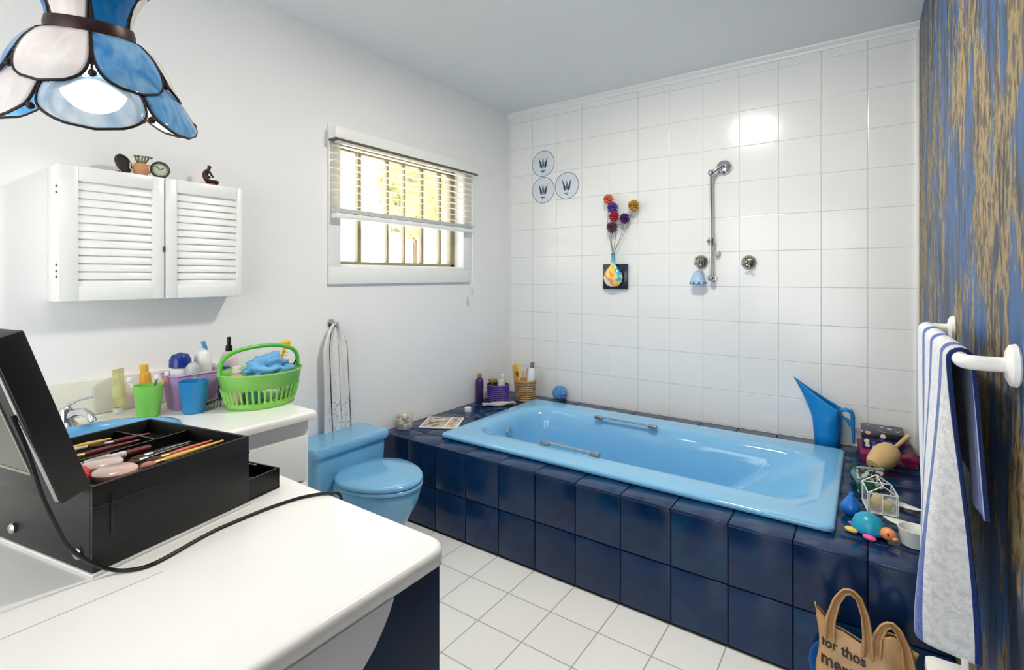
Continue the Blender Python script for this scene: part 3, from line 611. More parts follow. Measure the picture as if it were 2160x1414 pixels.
def basket(name, label, loc, rx, ry, h, m, flare=1.2, rz=0, nrib=22, parent=None):
    t = thing(name, label, 'basket', loc, rz)
    m_ = MB()
    def E(s, z, n=48, p=.0): return [(rx * s * math.cos(2 * PI * k / n) * (1 + p * (k % 2)), ry * s * math.sin(2 * PI * k / n) * (1 + p * (k % 2)), z) for k in range(n)]
    m_.loft([E(1, .001), E(1.0, .004)]); nr = 9
    for i in range(nr):
        z = h * (i + .5) / nr; s = 1 + (flare - 1) * z / h; q = [(rx * s * (1 + .03 * math.sin(nrib / 2 * a + i * PI)) * math.cos(a), ry * s * (1 + .03 * math.sin(nrib / 2 * a + i * PI)) * math.sin(a), z) for a in [2 * PI * k / 60 for k in range(61)]]
        m_.tube(q, h / nr * .42, 6, caps=False)
    for k in range(nrib):
        a = 2 * PI * k / nrib; m_.tube([(rx * math.cos(a), ry * math.sin(a), .002), (rx * flare * math.cos(a), ry * flare * math.sin(a), h)], .0028, 6)
    m_.build('weave', m, t)
    m_ = MB(); q = [(rx * flare * 1.01 * math.cos(a), ry * flare * 1.01 * math.sin(a), h) for a in [2 * PI * k / 60 for k in range(61)]]; m_.tube(q, .005, 8, caps=False); m_.build('rim', m, t)
    return t
basket('purple_basket', 'purple woven basket in the corner of the ledge', (.15, -.335, HZ), .066, .06, .125, P('purple_wicker', (92, 62, 160), .6, var=.2), 1.15)
basket('wicker_basket', 'natural tan wicker basket on the ledge in the corner', (.262, -.17, HZ), .06, .055, .14, P('tan_wicker', (186, 146, 98), .7, var=.2), 1.25)
def bottle(name, label, loc, prof, m, capprof=None, capm=None, M=None, cat='bottle', capname='cap', group=None, n=22, sx=1, sy=1):
    t = thing(name, label, cat, loc, 0, group)
    m_ = MB(); m_.lathe(prof, n=n, M=M, sx=sx, sy=sy); m_.build('bottle_body' if cat == 'bottle' else 'tube_body', m, t)
    if capprof: m_ = MB(); m_.lathe(capprof, n=n, M=M, sx=sx, sy=sy); m_.build(capname, capm, t)
    return t
dkp = P('dark_purple_gloss', (66, 34, 92), .2)
bottle('tall_bottle', 'slim dark purple bottle standing left of the purple basket', (.045, -.405, HZ), [(.024, .001), (.026, .005), (.027, .15), (.02, .165), (.012, .17)], dkp, [(.013, .171), (.014, .173), (.014, .2), (0, .203)], P('gold_cap', (196, 160, 96), .3, .6))
bottle('jar', 'dark jar with a gold lid resting in the purple basket', (.115, -.35, HZ + .012), [(.026, .0), (.028, .004), (.028, .12), (.024, .13)], P('dark_brown_glass', (52, 34, 26), .15), [(.029, .131), (.03, .135), (.029, .152), (0, .155)], P('gold_cap', (196, 160, 96)), cat='jar', capname='lid')
bottle('pale_bottle', 'pale green and clear bottle leaning in the purple basket', (.165, -.335, HZ + .012), [(.022, 0), (.024, .004), (.024, .14), (.014, .158), (.01, .16)], P('pale_green_plastic', (200, 208, 170), .25), [(.012, .161), (.013, .163), (.012, .185), (0, .187)], whitep, M=Matrix.Rotation(.12, 4, 'Y'))
pk = thing('yellow_packet', 'yellow and red foil packet standing in the wicker basket', 'packet', (.222, -.2, HZ + .1), -.5)
m_ = MB(); m_.box((-.046, -.006, -.04), (.046, .006, .15), .005, M=Matrix.Rotation(-.3, 4, 'Y')); m_.build('packet_body', P('yellow_foil', (232, 190, 56), .3, var=.1), pk)
m_ = MB(); m_.ball((.0, -.0075, .085), (.024, .0015, .022), sub=2); m_.build('emblem', P('red_print', (176, 52, 36), .4), pk)
for i, (dx, dy, l, a) in enumerate(((.03, -.03, .2, .06), (.012, -.025, .17, -.05))):
    m_ = MB(); m_.tube([(0, 0, 0), (l * math.sin(a), .01, l)], [.0035, .0035], 8)
    o = m_.build('wooden_stick', P('pale_wood', (206, 152, 104), .6), loc=(.25 + dx, -.17 + dy, HZ + .03)); tag(o, ['longer', 'shorter'][i] + ' pale wooden stick standing in the wicker basket', 'stick', 'sticks in the wicker basket')
bottle('white_bottle', 'white lotion bottle with grey cap leaning in the wicker basket', (.285, -.16, HZ + .02), [(.022, 0), (.026, .004), (.028, .14), (.026, .17), (.02, .2), (.012, .212)], P('white_hdpe', (238, 240, 240), .3), [(.013, .213), (.015, .216), (.014, .25), (0, .253)], P('grey_cap', (130, 134, 134), .35), M=Matrix.Rotation(.13, 4, 'Y'))
m_ = MB(); m_.grid(lambda u, v: (-.11 + .22 * u, -.02 + .045 * v + .006 * math.sin(u * 7), .012 + .005 * math.sin(u * 9 + v * 3)), 20, 6); o = m_.build('folded_cloth', P('pale_grey_cloth', (190, 194, 184), .9, var=.1, bump=.4, bscale=200), loc=(.235, -.41, HZ)); solid(o, .016, 0); o.rotation_euler = (0, 0, .95); o.location = (.205, -.4, HZ + .002); tag(o, 'pale grey rolled cloth in front of the two corner baskets', 'cloth')
m_ = MB()
R4 = random.Random(3)
for k in range(90):
    d = Vector((R4.gauss(0, 1), R4.gauss(0, 1), R4.gauss(0, 1))).normalized(); q = d.to_track_quat('Z', 'Y').to_matrix().to_4x4()
    m_.lathe([(.012, 0), (.016, .006)], n=8, M=Matrix.Translation(d * .042) @ q, cap0=False, cap1=False)
m_.ball((0, 0, 0), .042, nz=.3, sub=2)
o = m_.build('bath_puff', P('light_blue_mesh', (110, 166, 226), .6, var=.2), loc=(.475, -.062, HZ + .058)); solid(o, .0015); tag(o, 'light blue mesh bath puff on the ledge against the tiles', 'bath puff')

# ------------------------------------------------------------------ right end of the surround
can = thing('watering_jug', 'bright blue plastic jug with a long pouring spout', 'jug', (2.045, -.088, HZ))
cm = P('bright_blue_plastic', (14, 128, 200), .3, var=.02)
n_ = 48
def ring(z, r): return [(r * math.cos(2 * PI * k / n_), r * .85 * math.sin(2 * PI * k / n_), z) for k in range(n_)]
mid = ring(.125, .064)
tip = Vector((-.150, 0, .335)); back = Vector((.065, 0, .198))
top = []
for k in range(n_):
    th = 2 * PI * k / n_; s = 1 - abs(th - PI) / PI   # s=1 at tip (th=pi), 0 at back
    x_ = .066 * math.cos(th); y_ = .056 * math.sin(th); z_ = .198
    w_ = max(0, (s - .28) / .72); w_ = w_ ** 1.15
    x2 = .05 + (tip.x - .05) * w_; y2 = math.copysign((1 - w_) * .054 + .007, math.sin(th)) if abs(math.sin(th)) > 1e-4 else 0
    z2 = .198 + (tip.z - .198) * w_ ** 1.1
    q = min(1, s / .35); q = q * q * (3 - 2 * q)
    top.append((x_ * (1 - q) + x2 * q, y_ * (1 - q) + y2 * q, z_ * (1 - q) + z2 * q))
rows = [ring(.001, .05), ring(.004, .053), ring(.06, .059), mid]
for i in range(1, 11):
    t = i / 10
    rows.append([(m0[0] + (t0[0] - m0[0]) * (t ** 1.35 if t0[2] > .2 else t), m0[1] + (t0[1] - m0[1]) * t, m0[2] + (t0[2] - m0[2]) * t) for m0, t0 in zip(mid, top)])
m_ = MB(); m_.loft(rows, True, False); o = m_.build('body', cm, can, ang=70); solid(o, .0025)
m_ = MB(); m_.tube([(.055, 0, .19), (.08, 0, .198), (.1, 0, .192), (.108, 0, .17), (.108, 0, .12), (.112, 0, .035)], [.01, .012, .013, .012, .011, .006], 12, flat=.8); m_.tube([(.06, 0, .16), (.085, 0, .15), (.1, 0, .12)], [.007, .008, .008], 10); m_.build('handle', cm, can)

def floral(base):
    m, t, b = nt('floral_paper_%d' % base[0]); L = t.links; tc = t.nodes.new('ShaderNodeTexCoord'); v = t.nodes.new('ShaderNodeTexVoronoi'); v.inputs['Scale'].default_value = 34; L.new(tc.outputs['Object'], v.inputs['Vector'])
    msk = mth(t, 'LESS_THAN', v.outputs['Distance'], .36)
    sp = t.nodes.new('ShaderNodeSeparateColor'); L.new(v.outputs['Color'], sp.inputs[0])
    r = ramp(t, sp.outputs[0], [(0, (222, 160, 150)), (.25, (190, 60, 66)), (.45, (36, 96, 88)), (.65, (60, 90, 170)), (.85, (236, 224, 214))], 'CONSTANT')
    mx = t.nodes.new('ShaderNodeMix'); mx.data_type = 'RGBA'; L.new(msk, mx.inputs[0]); mx.inputs[6].default_value = lin(base); L.new(r.outputs[0], mx.inputs[7]); L.new(mx.outputs[2], b.inputs['Base Color']); b.inputs['Roughness'].default_value = .35; return m
b1_ = thing('gift_box', 'magenta flowered box under the dark flowered one in the corner', 'box', (2.285, -.135, HZ), .08, 'stacked flowered boxes')
m_ = MB(); m_.box((-.105, -.115, .001), (.105, .11, .045), .003); m_.build('box_base', floral((120, 24, 72)), b1_)
m_ = MB(); m_.box((-.108, -.118, .03), (.108, .113, .05), .003); m_.build('lid', P('magenta_card', (132, 28, 84), .4, var=.1), b1_)
b2_ = thing('gift_box', 'dark navy flowered box on top of the magenta box', 'box', (2.27, -.115, HZ + .0505), .03, 'stacked flowered boxes')
m_ = MB(); m_.box((-.08, -.075, .0), (.08, .08, .07), .003); m_.build('box_base', floral((24, 44, 74)), b2_)
m_ = MB(); m_.box((-.083, -.078, .05), (.083, .083, .082), .003); m_.build('lid', floral((36, 30, 48)), b2_)
br = thing('bath_mitt_brush', 'tan bath brush with fat fibre head and wooden handle', 'bath brush', (2.283, -.34, HZ))
hd = P('tan_fibre', (212, 180, 128), .8, var=.1, bump=.3, bscale=150)
ax_ = Vector((.5, .66, .42)).normalized(); q = ax_.to_track_quat('Z', 'Y').to_matrix().to_4x4()
m_ = MB(); m_.lathe([(.006, -.078), (.03, -.074), (.042, -.05), (.05, -.015), (.051, .02), (.044, .045), (.026, .062), (.012, .068)], n=26, M=Matrix.Translation((-.01, -.02, .073)) @ q); m_.build('head', hd, br)
m_ = MB(); c_ = Vector((-.01, -.02, .073)); m_.tube([tuple(c_ + ax_ * .06), tuple(c_ + ax_ * .12), tuple(c_ + ax_ * .165)], [.008, .009, .011], 12); m_.build('handle', P('light_wood', (214, 176, 122), .5), br)
m_ = MB(); m_.tube([tuple(c_ - ax_ * .078), tuple(c_ - ax_ * .086)], [.006, .005], 8); m_.build('hanging_hole', P('dark_hole', (52, 40, 30), .8), br)
gb = thing('green_bottle', 'dark green glass bottle lying beside the tub edge', 'bottle', (2.185, -.56, HZ))
m_ = MB(); Mg = Matrix.Translation((0, .0, .034)) @ Matrix.Rotation(.2, 4, 'Z') @ Matrix.Rotation(-PI / 2, 4, 'X')
m_.lathe([(.024, -.13), (.031, -.125), (.032, -.0), (.028, .03), (.013, .06), (.012, .09)], n=24, M=Mg); m_.build('bottle_body', P('green_glass', (30, 96, 66), .12, coat=.4, var=.2), gb)
m_ = MB(); m_.lathe([(.014, .0905), (.015, .093), (.014, .115), (0, .117)], n=18, M=Mg); m_.build('cap', P('dark_green_cap', (28, 56, 42), .4), gb)
# glass house terrarium
th = thing('glass_house_lantern', 'small white framed glass house holding yellow sponges', 'lantern', (2.25, -.79, HZ), .15)
def wires(mb, segs, r=.0022):
    for a, b2 in segs: mb.tube([a, b2], r, 6)
wx, wy, wz, rf = .045, .06, .075, .105
cs = [(-wx, -wy), (wx, -wy), (wx, wy), (-wx, wy)]
sg = []
for i in range(4):
    a, b2 = cs[i], cs[(i + 1) % 4]; sg += [((a[0], a[1], .004), (b2[0], b2[1], .004)), ((a[0], a[1], wz), (b2[0], b2[1], wz)), ((a[0], a[1], .004), (a[0], a[1], wz))]
sg += [((-wx, -wy, wz), (0, -wy, rf)), ((wx, -wy, wz), (0, -wy, rf)), ((-wx, wy, wz), (0, wy, rf)), ((wx, wy, wz), (0, wy, rf)), ((0, -wy, rf), (0, wy, rf))]
for k in (-.5, 0, .5): sg.append(((k * wx * 2 * .9, -wy, .004), (k * wx * 2 * .9, -wy, wz)))
m_ = MB(); wires(m_, sg); m_.build('frame', P('white_wire', (226, 232, 230), .4), th)
m_ = MB(); m_.box((-wx, -wy, .0005), (wx, wy, .003)); m_.build('base_plate', P('white_wire', (226, 232, 230)), th)
m_ = MB(); m_.box((-wx + .002, -wy + .001, .006), (wx - .002, -wy + .002, wz)); m_.box((-wx + .001, -wy, .006), (-wx + .002, wy, wz)); m_.box((wx - .002, -wy, .006), (wx - .001, wy, wz)); m_.build('glass_panels', glass, th, smooth=False)
tgl = thing('roof_net', '', 'x') if False else None
for i, (x_, y_, c3) in enumerate(((-.018, -.025, (214, 186, 92)), (.02, -.02, (196, 172, 84)), (-.005, .03, (226, 206, 120)))):
    m_ = MB(); m_.ball((0, 0, .024), (.02, .022, .019), nz=.3, seed=i, sub=2); o = m_.build('bath_sponge', P('yellow_sponge_%d' % i, c3, .9, var=.15, bump=.5), loc=(2.25 + x_, -.79 + y_, HZ + .003)); tag(o, 'small yellow sponge inside the white framed glass house', 'sponge', 'sponges in the glass house')
pt = thing('patterned_pouch', 'black and white speckled pouch leaning behind the glass house', 'pouch', (2.225, -.66, HZ), .3)
def speck():
    m, t, b = nt('speckled_fabric'); tc = t.nodes.new('ShaderNodeTexCoord'); v = t.nodes.new('ShaderNodeTexNoise'); v.inputs['Scale'].default_value = 60; t.links.new(tc.outputs['Object'], v.inputs['Vector'])
    r = ramp(t, v.outputs['Fac'], [(.46, (40, 56, 50)), (.52, (200, 210, 204))]); t.links.new(r.outputs[0], b.inputs['Base Color']); b.inputs['Roughness'].default_value = .6; return m
m_ = MB(); m_.box((-.045, -.008, .001), (.045, .012, .1), .008, M=Matrix.Rotation(-.15, 4, 'X')); m_.build('pouch_body', speck(), pt)
m_ = MB(); m_.box((-.046, .018, .092), (.046, .03, .1), .003, M=Matrix.Translation((0, -.013, .004)) @ Matrix.Rotation(0, 4, 'X')); m_.build('zip', P('grey_zip', (150, 152, 150), .4), pt)
# rubber toys
bb = MB(); bb.lathe([(.0, .0), (.02, .001), (.03, .012), (.032, .028), (.024, .045), (.012, .06), (.007, .075), (0, .078)], n=28)
tag(bb.build('water_toy', P('royal_blue_rubber', (22, 112, 200), .25), loc=(2.165, -.90, HZ + .0005)), 'royal blue drop shaped squirting toy next to the tub corner', 'bath toy')
tt = thing('toy_turtle', 'turquoise rubber bath turtle with an orange head', 'bath toy', (2.215, -1.035, HZ), -.5)
m_ = MB(); R_ = [[((.048 - .0) * s * math.cos(2 * PI * k / 28), .042 * s * math.sin(2 * PI * k / 28), z) for k in range(28)] for s, z in ((.85, .014), (1, .02), (.97, .034), (.8, .052), (.5, .064), (.15, .069))]; m_.loft(R_); m_.build('shell', P('turquoise_rubber', (34, 160, 190), .3, var=.15), tt)
m_ = MB(); m_.loft([[(.05 * s * math.cos(2 * PI * k / 28), .044 * s * math.sin(2 * PI * k / 28), z) for k in range(28)] for s, z in ((.7, .006), (1.03, .012), (1.03, .02))]); m_.build('shell_rim', P('blue_rubber', (46, 118, 205), .3), tt)
m_ = MB(); m_.ball((.066, -.01, .03), (.023, .019, .02)); m_.tube([(.045, -.005, .022), (.062, -.01, .026)], [.012, .014], 12); m_.ball((.087, -.014, .024), (.009, .009, .006)); hh = m_.build('head', P('orange_rubber', (236, 150, 96), .35), tt)
m_ = MB(); m_.ball((.074, -.027, .036), .0045, sub=2); m_.ball((.076, .006, .036), .0045, sub=2); m_.build('eyes', P('dark_red_eye', (110, 40, 28), .3), hh)
for i, (fx, fy, c3) in enumerate(((.03, -.048, (222, 96, 150)), (-.028, -.046, (226, 196, 80)), (.03, .046, (222, 96, 150)), (-.035, .042, (226, 110, 160)))):
    m_ = MB(); m_.ball((fx, fy, .011), (.021, .013, .009), M=None); m_.build('flipper', P('flipper_rubber_%d' % i, c3, .35), tt)
m_ = MB(); m_.ball((-.052, 0, .012), (.012, .006, .006)); m_.build('tail', P('flipper_rubber_0', (222, 96, 150)), tt)
# white shells and soap cup near the towel
shm = P('pale_green_white', (226, 232, 222), .35, var=.05)
def pod(name, label, loc, rz, l, w_):
    m_ = MB(); rings = []
    for i in range(13):
        s = i / 12; r_ = math.sin(PI * s) ** .7 * w_ + .0008; rings.append([((s - .5) * l, r_ * math.cos(2 * PI * k / 16), .012 + r_ * .35 * math.sin(2 * PI * k / 16) + .006 * (2 * s - 1) ** 2) for k in range(16)])
    m_.loft(rings); o = m_.build(name, shm, loc=loc); o.rotation_euler = (0, 0, rz); tag(o, label, 'soap'); return o
pod('leaf_soap', 'longer white leaf shaped soap beside the glass house', (2.325, -.74, HZ), -.5, .12, .018)['group'] = 'leaf shaped soaps on the ledge'
pod('leaf_soap', 'white leaf shaped soap leaning towards the white cup', (2.305, -.91, HZ), -.25, .1, .02)['group'] = 'leaf shaped soaps on the ledge'
cpw = MB(); cpw.lathe([(.03, .001), (.034, .004), (.042, .05), (.044, .056), (.04, .056), (.038, .05), (.03, .01), (0, .008)], n=30)
tag(cpw.build('soap_cup', P('white_china', (228, 232, 226), .2), loc=(2.335, -1.045, HZ)), 'white china cup at the right end of the ledge by the towel', 'cup')

# ------------------------------------------------------------------ shopping bag and bucket on the floor
bg = thing('shopping_bag', 'crumpled brown plastic carrier bag with black writing on the floor', 'bag', (2.2, -1.33, 0))
bagm = P('brown_carrier_plastic', (190, 152, 108), .38, var=.12, scale=18, bump=1.0, bscale=16)
def bagface(x, z):  # local front y
    return -.058 - .012 * math.sin(x * 26 + 1) * (z / .3) - .02 * math.sin(z * 18) - .02 * noise.noise(Vector((x * 18, z * 12, 0)))
def toph(x):
    # x from -.115 to .12 ; left corner high, dip, then handle bases
    return .262 + .05 * max(0, (-x - .07) / .045) - .02 * math.exp(-((x + .0) / .03) ** 2) + .03 * math.exp(-((x - .07) / .03) ** 2)
m_ = MB(); N2 = 64; rings = []
for i in range(25):
    t = i / 24; ring_ = []
    for k in range(N2):
        a = 2 * PI * k / N2; sx_ = math.copysign(abs(math.cos(a)) ** .55, math.cos(a)); sy_ = math.copysign(abs(math.sin(a)) ** .7, math.sin(a))
        x = .004 + sx_ * (.116 + .012 * math.sin(t * 7) * t); z = t * toph(x); thick = (1 - t ** 3 * .8)
        y = (bagface(x, z) if sy_ < 0 else .05 + .008 * math.sin(x * 30 + z * 20)) * abs(sy_) * thick
        x += .006 * noise.noise(Vector((a * 2, z * 20, 3)))
        ring_.append((x, y, z + .001))
    rings.append(ring_)
m_.loft(rings, True, False); o = m_.build('bag_body', bagm, bg, ang=80); solid(o, .0012)
def loop(pts, wd, name):
    m_ = MB(); n = len(pts); P_ = [Vector(p) for p in pts]
    def fn(u, v):
        f_ = u * (n - 1); i = min(int(f_), n - 2); p = P_[i].lerp(P_[i + 1], f_ - i); tg = (P_[i + 1] - P_[i]).normalized(); side = tg.cross(Vector((0, 1, 0)))
        return p + side * wd * (v - .5) * (1 - .45 * math.sin(PI * u)) + Vector((0, -.008 * math.sin(v * PI * 3) , 0))
    m_.grid(fn, 40, 8); o = m_.build(name, bagm, bg); solid(o, .0012); subd(o, 1)
loop([(-.078, -.03, .235), (-.075, -.035, .3), (-.06, -.035, .36), (-.042, -.035, .393), (-.025, -.035, .40), (-.006, -.035, .385), (.008, -.035, .34), (.014, -.03, .28), (.014, -.028, .22)], .034, 'carry_handle')
loop([(.03, -.025, .23), (.036, -.03, .29), (.05, -.03, .325), (.066, -.03, .34), (.083, -.03, .325), (.1, -.025, .28), (.108, -.02, .22)], .036, 'carry_handle')
def writing(txt, x, z, size, parent, mat_, face, name, slant=0):
    cu = bpy.data.curves.new('w', 'FONT'); cu.body = txt; cu.size = size; cu.offset = .0009; cu.resolution_u = 3
    ob = bpy.data.objects.new('w', cu); COL.objects.link(ob); bpy.context.view_layer.update()
    dg = bpy.context.evaluated_depsgraph_get(); me = bpy.data.meshes.new_from_object(ob.evaluated_get(dg)); bpy.data.objects.remove(ob)
    b = bmesh.new(); b.from_mesh(me); bmesh.ops.subdivide_edges(b, edges=[e for e in b.edges if e.calc_length() > .008], cuts=2)
    for v in b.verts:
        xx = x + v.co.x; zz = z + v.co.y + slant * v.co.x; v.co = Vector((xx, face(xx, zz), zz))
    bpy.data.meshes.remove(me); m_ = MB(); m_._merge(b); o = m_.build(name, mat_, parent, smooth=False); solid(o, .0006, 0); return o
def txface(x, z):
    a_x = max(-1, min(1, (x - .004) / .118)); c_ = abs(a_x) ** (1 / .55); sy_ = max(0, 1 - c_ * c_) ** .5; t = z / toph(x)
    return bagface(x, z) * sy_ ** .7 * (1 - t ** 3 * .8) - .004
ink = P('black_ink', (46, 36, 28), .5)
writing('for thos', -.098, .214, .033, bg, ink, txface, 'lettering', -.16)
writing('merte.', -.1, .172, .042, bg, ink, txface, 'lettering', -.16)
m_ = MB(); m_.lathe([(0, .0), (.05, .0), (.085, .018), (.098, .026), (.1, .03), (.096, .03), (.08, .022), (.05, .005), (0, .004)], n=44, M=Matrix.Rotation(PI / 2, 4, 'X'))
bk = m_.build('plastic_bowl', P('blue_plastic_bowl', (20, 104, 190), .3), loc=(2.162, -1.238, .101)); tag(bk, 'blue plastic bowl standing on edge behind the brown bag', 'bowl')

# ------------------------------------------------------------------ towel rail, towel, bin
rl = thing('towel_rail', 'white plastic towel rail on the wallpapered wall', 'towel rail', (XR, 0, 1.153))
yn, yf, bx = -1.947, -1.207, 2.35 - XR
m_ = MB(); pts = [(-.004, yn, 0), (bx + .02, yn, 0)] + [(bx + .02 - .02 * math.sin(a), yn + .02 - .02 * math.cos(a), 0) for a in (PI / 6, PI / 3, PI / 2)] + [(bx, -1.6, 0)] + [(bx + .02 - .02 * math.cos(a), yf - .02 + .02 * math.sin(a), 0) for a in (0, PI / 6, PI / 3, PI / 2)] + [(-.004, yf, 0)]
m_.tube(pts, .0125, 18); m_.build('rail', whitep, rl)
for y_ in (yn, yf):
    m_ = MB(); m_.lathe([(.034, 0), (.036, .003), (.034, .01), (.026, .014), (.016, .016), (0, .016)], n=32, M=Matrix.Translation((-.0005, y_, 0)) @ Matrix.Rotation(-PI / 2, 4, 'Y')); m_.build('wall_flange', whitep, rl)
bt_ = thing('bath_towel', 'white and blue striped bath towel draped over the towel rail', 'towel', (2.35, -1.6, 1.153))
frontm = stripe_mat('striped_towelling', [(0, (236, 238, 244)), (.16, (88, 112, 178)), (.22, (232, 234, 240)), (.34, (88, 112, 178)), (.39, (232, 234, 240)), (.58, (86, 110, 178)), (.68, (224, 225, 226)), (.96, (32, 54, 112))])
backm = stripe_mat('navy_towelling', [(0, (38, 66, 128)), (.93, (38, 66, 128)), (.97, (150, 160, 190))])
# plan curve of the front layer, local to (2.35,-1.6)
top_c = [(0, .33), (0, .2), (0, .05), (0, -.1), (0, -.2), (0, -.26), (0, -.285), (0, -.30)]
bot_c = [(.004, .30), (-.002, .18), (-.014, .0), (-.030, -.16), (-.040, -.262), (-.030, -.292), (.006, -.302), (.046, -.31)]
def cat_(c, u):
    n = len(c) - 1; f_ = u * n; i = min(int(f_), n - 1); t = f_ - i; p = [Vector(c[max(0, min(n, i + k))]) for k in (-1, 0, 1, 2)]
    return .5 * ((2 * p[1]) + (p[2] - p[0]) * t + (2 * p[0] - 5 * p[1] + 4 * p[2] - p[3]) * t * t + (3 * p[1] - p[0] - 3 * p[2] + p[3]) * t ** 3)
FL, BL, RR = .535, .26, .0165
def tf(u, v):
    # v: 0 back hem .. 1 front hem ; u 0 far .. 1 near
    tot = BL + PI * RR + FL; s = v * tot; a = cat_(top_c, u); b = cat_(bot_c, u); wob = .003 * math.sin(u * 17 + s * 9)
    if s < BL:
        k = (BL - s) / BL; y = a.y - .075 * k * u + .01 * k; x = RR + .016 * k + wob * k + .01 * k * math.sin(u * 6)
        return (x, y, -(BL - s) + (.0 if True else 0))
    if s < BL + PI * RR:
        th = (s - BL) / RR; return (RR * math.cos(th), a.y, RR * math.sin(th))
    d = s - BL - PI * RR; k = min(1, d / .5); ke = k * k * (3 - 2 * k) * .55 + k * .45
    x = -RR + (b.x) * ke + wob * k; y = a.y + (b.y - a.y) * ke
    return (x, y, -d)
o = sheet(tf, 90, 110, 'cloth', [backm, frontm], bt_)
md = o.modifiers.new('s', 'SOLIDIFY'); md.thickness = .007; md.offset = 0; md.material_offset = 1; md.material_offset_rim = 1; md.use_rim = True
m_ = MB(); m_.box((.0, -.312, -.56), (.010, -.3095, -.53), .001); m_.build('care_label', P('white_ribbon', (240, 240, 238), .6), bt_)
wb = thing('waste_bin', 'white plastic bin under the towel rail', 'bin', (2.365, -1.66, 0))
m_ = MB(); m_.loft([rrect(0, 0, .034, .07, .012, .001), rrect(0, 0, .04, .08, .014, .39)]); m_.build('bin_body', whitep, wb)
m_ = MB(); m_.loft([rrect(0, 0, .0415, .082, .014, .391), rrect(0, 0, .043, .084, .015, .395), rrect(0, 0, .042, .083, .015, .414), rrect(0, 0, .035, .075, .012, .42)]); m_.build('lid', whitep, wb)

# ------------------------------------------------------------------ makeup case
ANG = math.atan2(.98, -.197)  # +u direction
mcx = Matrix.Translation((1.204, -2.832, CT)) @ Matrix(((-.197, -.98, 0, 0), (.98, -.197, 0, 0), (0, 0, 1, 0), (0, 0, 0, 1)))
mk = thing('makeup_case', 'black makeup train case standing open on the near worktop', 'makeup case', (1.204, -2.832, CT), 0)
mk.matrix_world = mcx
U, Vv, Hh = .285, .33, .145
alum = P('aluminium_trim', (178, 180, 182), .25, .9)
m_ = MB(); tk = .007
m_.box((0, 0, .006), (U, tk, Hh), .002); m_.box((0, Vv - tk, .006), (U, Vv, Hh), .002); m_.box((0, tk, .006), (tk, Vv - tk, Hh), .002); m_.box((U - tk, tk, .006), (U, Vv - tk, Hh), .002); m_.box((tk, tk, .006), (U - tk, Vv - tk, Hh - .03), .001)
m_.box((.0, -.0015, Hh - .036), (U, 0.0, Hh - .033)); bd = m_.build('case_body', black, mk)
m_ = MB(); m_.box((-.001, -.003, .0005), (U + .002, Vv, .0055), .001); m_.build('base_rim', P('clear_trim', (222, 222, 220), .2), mk)
m_ = MB(); m_.box((.025, -.003, .06), (.029, -.0, .125), .001); m_.build('latch_slot', blackp, mk)
m_ = MB(); m_.box((tk, Vv * .55, Hh - .04), (U - tk, Vv * .55 + .004, Hh - .008)); m_.box((U * .72, Vv * .55, Hh - .04), (U * .72 + .004, Vv - tk, Hh - .008)); m_.build('dividers', blackp, mk, smooth=False)
for v_ in (.035, .24):
    m_ = MB(); m_.lathe([(.009, 0), (.0095, .003), (.006, .006), (0, .007)], n=18, M=Matrix.Translation((-.0005, v_, .032)) @ Matrix.Rotation(-PI / 2, 4, 'Y')); m_.build('stud', alum, mk)
# lid leaning back
la = math.atan2(.0843, .259); Ml = Matrix.Translation((0, 0, Hh)) @ Matrix.Rotation(-la, 4, 'Y')
m_ = MB(); m_.box((-.041, 0, .001), (0, Vv, .272), .003, M=Ml); ld = m_.build('case_lid', black, mk)
for v_ in (.004, Vv - .013): m_ = MB(); m_.box((-.0435, v_, .006), (-.0405, v_ + .009, .262), .001, M=Ml); m_.build('metal_edging', alum, ld)
m_ = MB(); m_.box((-.0432, .05, .045), (-.0412, .28, .05), M=Ml); m_.box((-.0432, .05, .235), (-.0412, .28, .24), M=Ml); m_.box((-.0432, .05, .045), (-.0412, .055, .24), M=Ml); m_.box((-.0432, .275, .045), (-.0412, .28, .24), M=Ml); m_.build('mirror_frame', P('grey_beading', (128, 126, 112), .4), ld, smooth=False)
m_ = MB(); m_.box((-.0425, .055, .05), (-.0411, .275, .235), M=Ml); m_.build('mirror', P('dark_reflection_mirror', (70, 70, 60), .25, .6), ld, smooth=False)  # dark reflected surroundings put into the mirror's own colour
m_ = MB(); ty = [(U + .001, .02, .002), (U + .088, .16, .046)]
m_.box((U + .001, .012, .002), (U + .088, .016, .046)); m_.box((U + .001, .156, .002), (U + .088, .16, .046)); m_.box((U + .084, .012, .002), (U + .088, .16, .046)); m_.box((U + .001, .012, .001), (U + .088, .16, .005)); m_.box((U + .03, .016, .005), (U + .033, .156, .04)); m_.build('side_tray', blackp, mk, smooth=False)
m_ = MB(); m_.tube([(U + .002, .02, .085), (U + .03, .03, .07), (U + .045, .035, .062)], .0016, 6); m_.build('tray_stay', steel, mk)
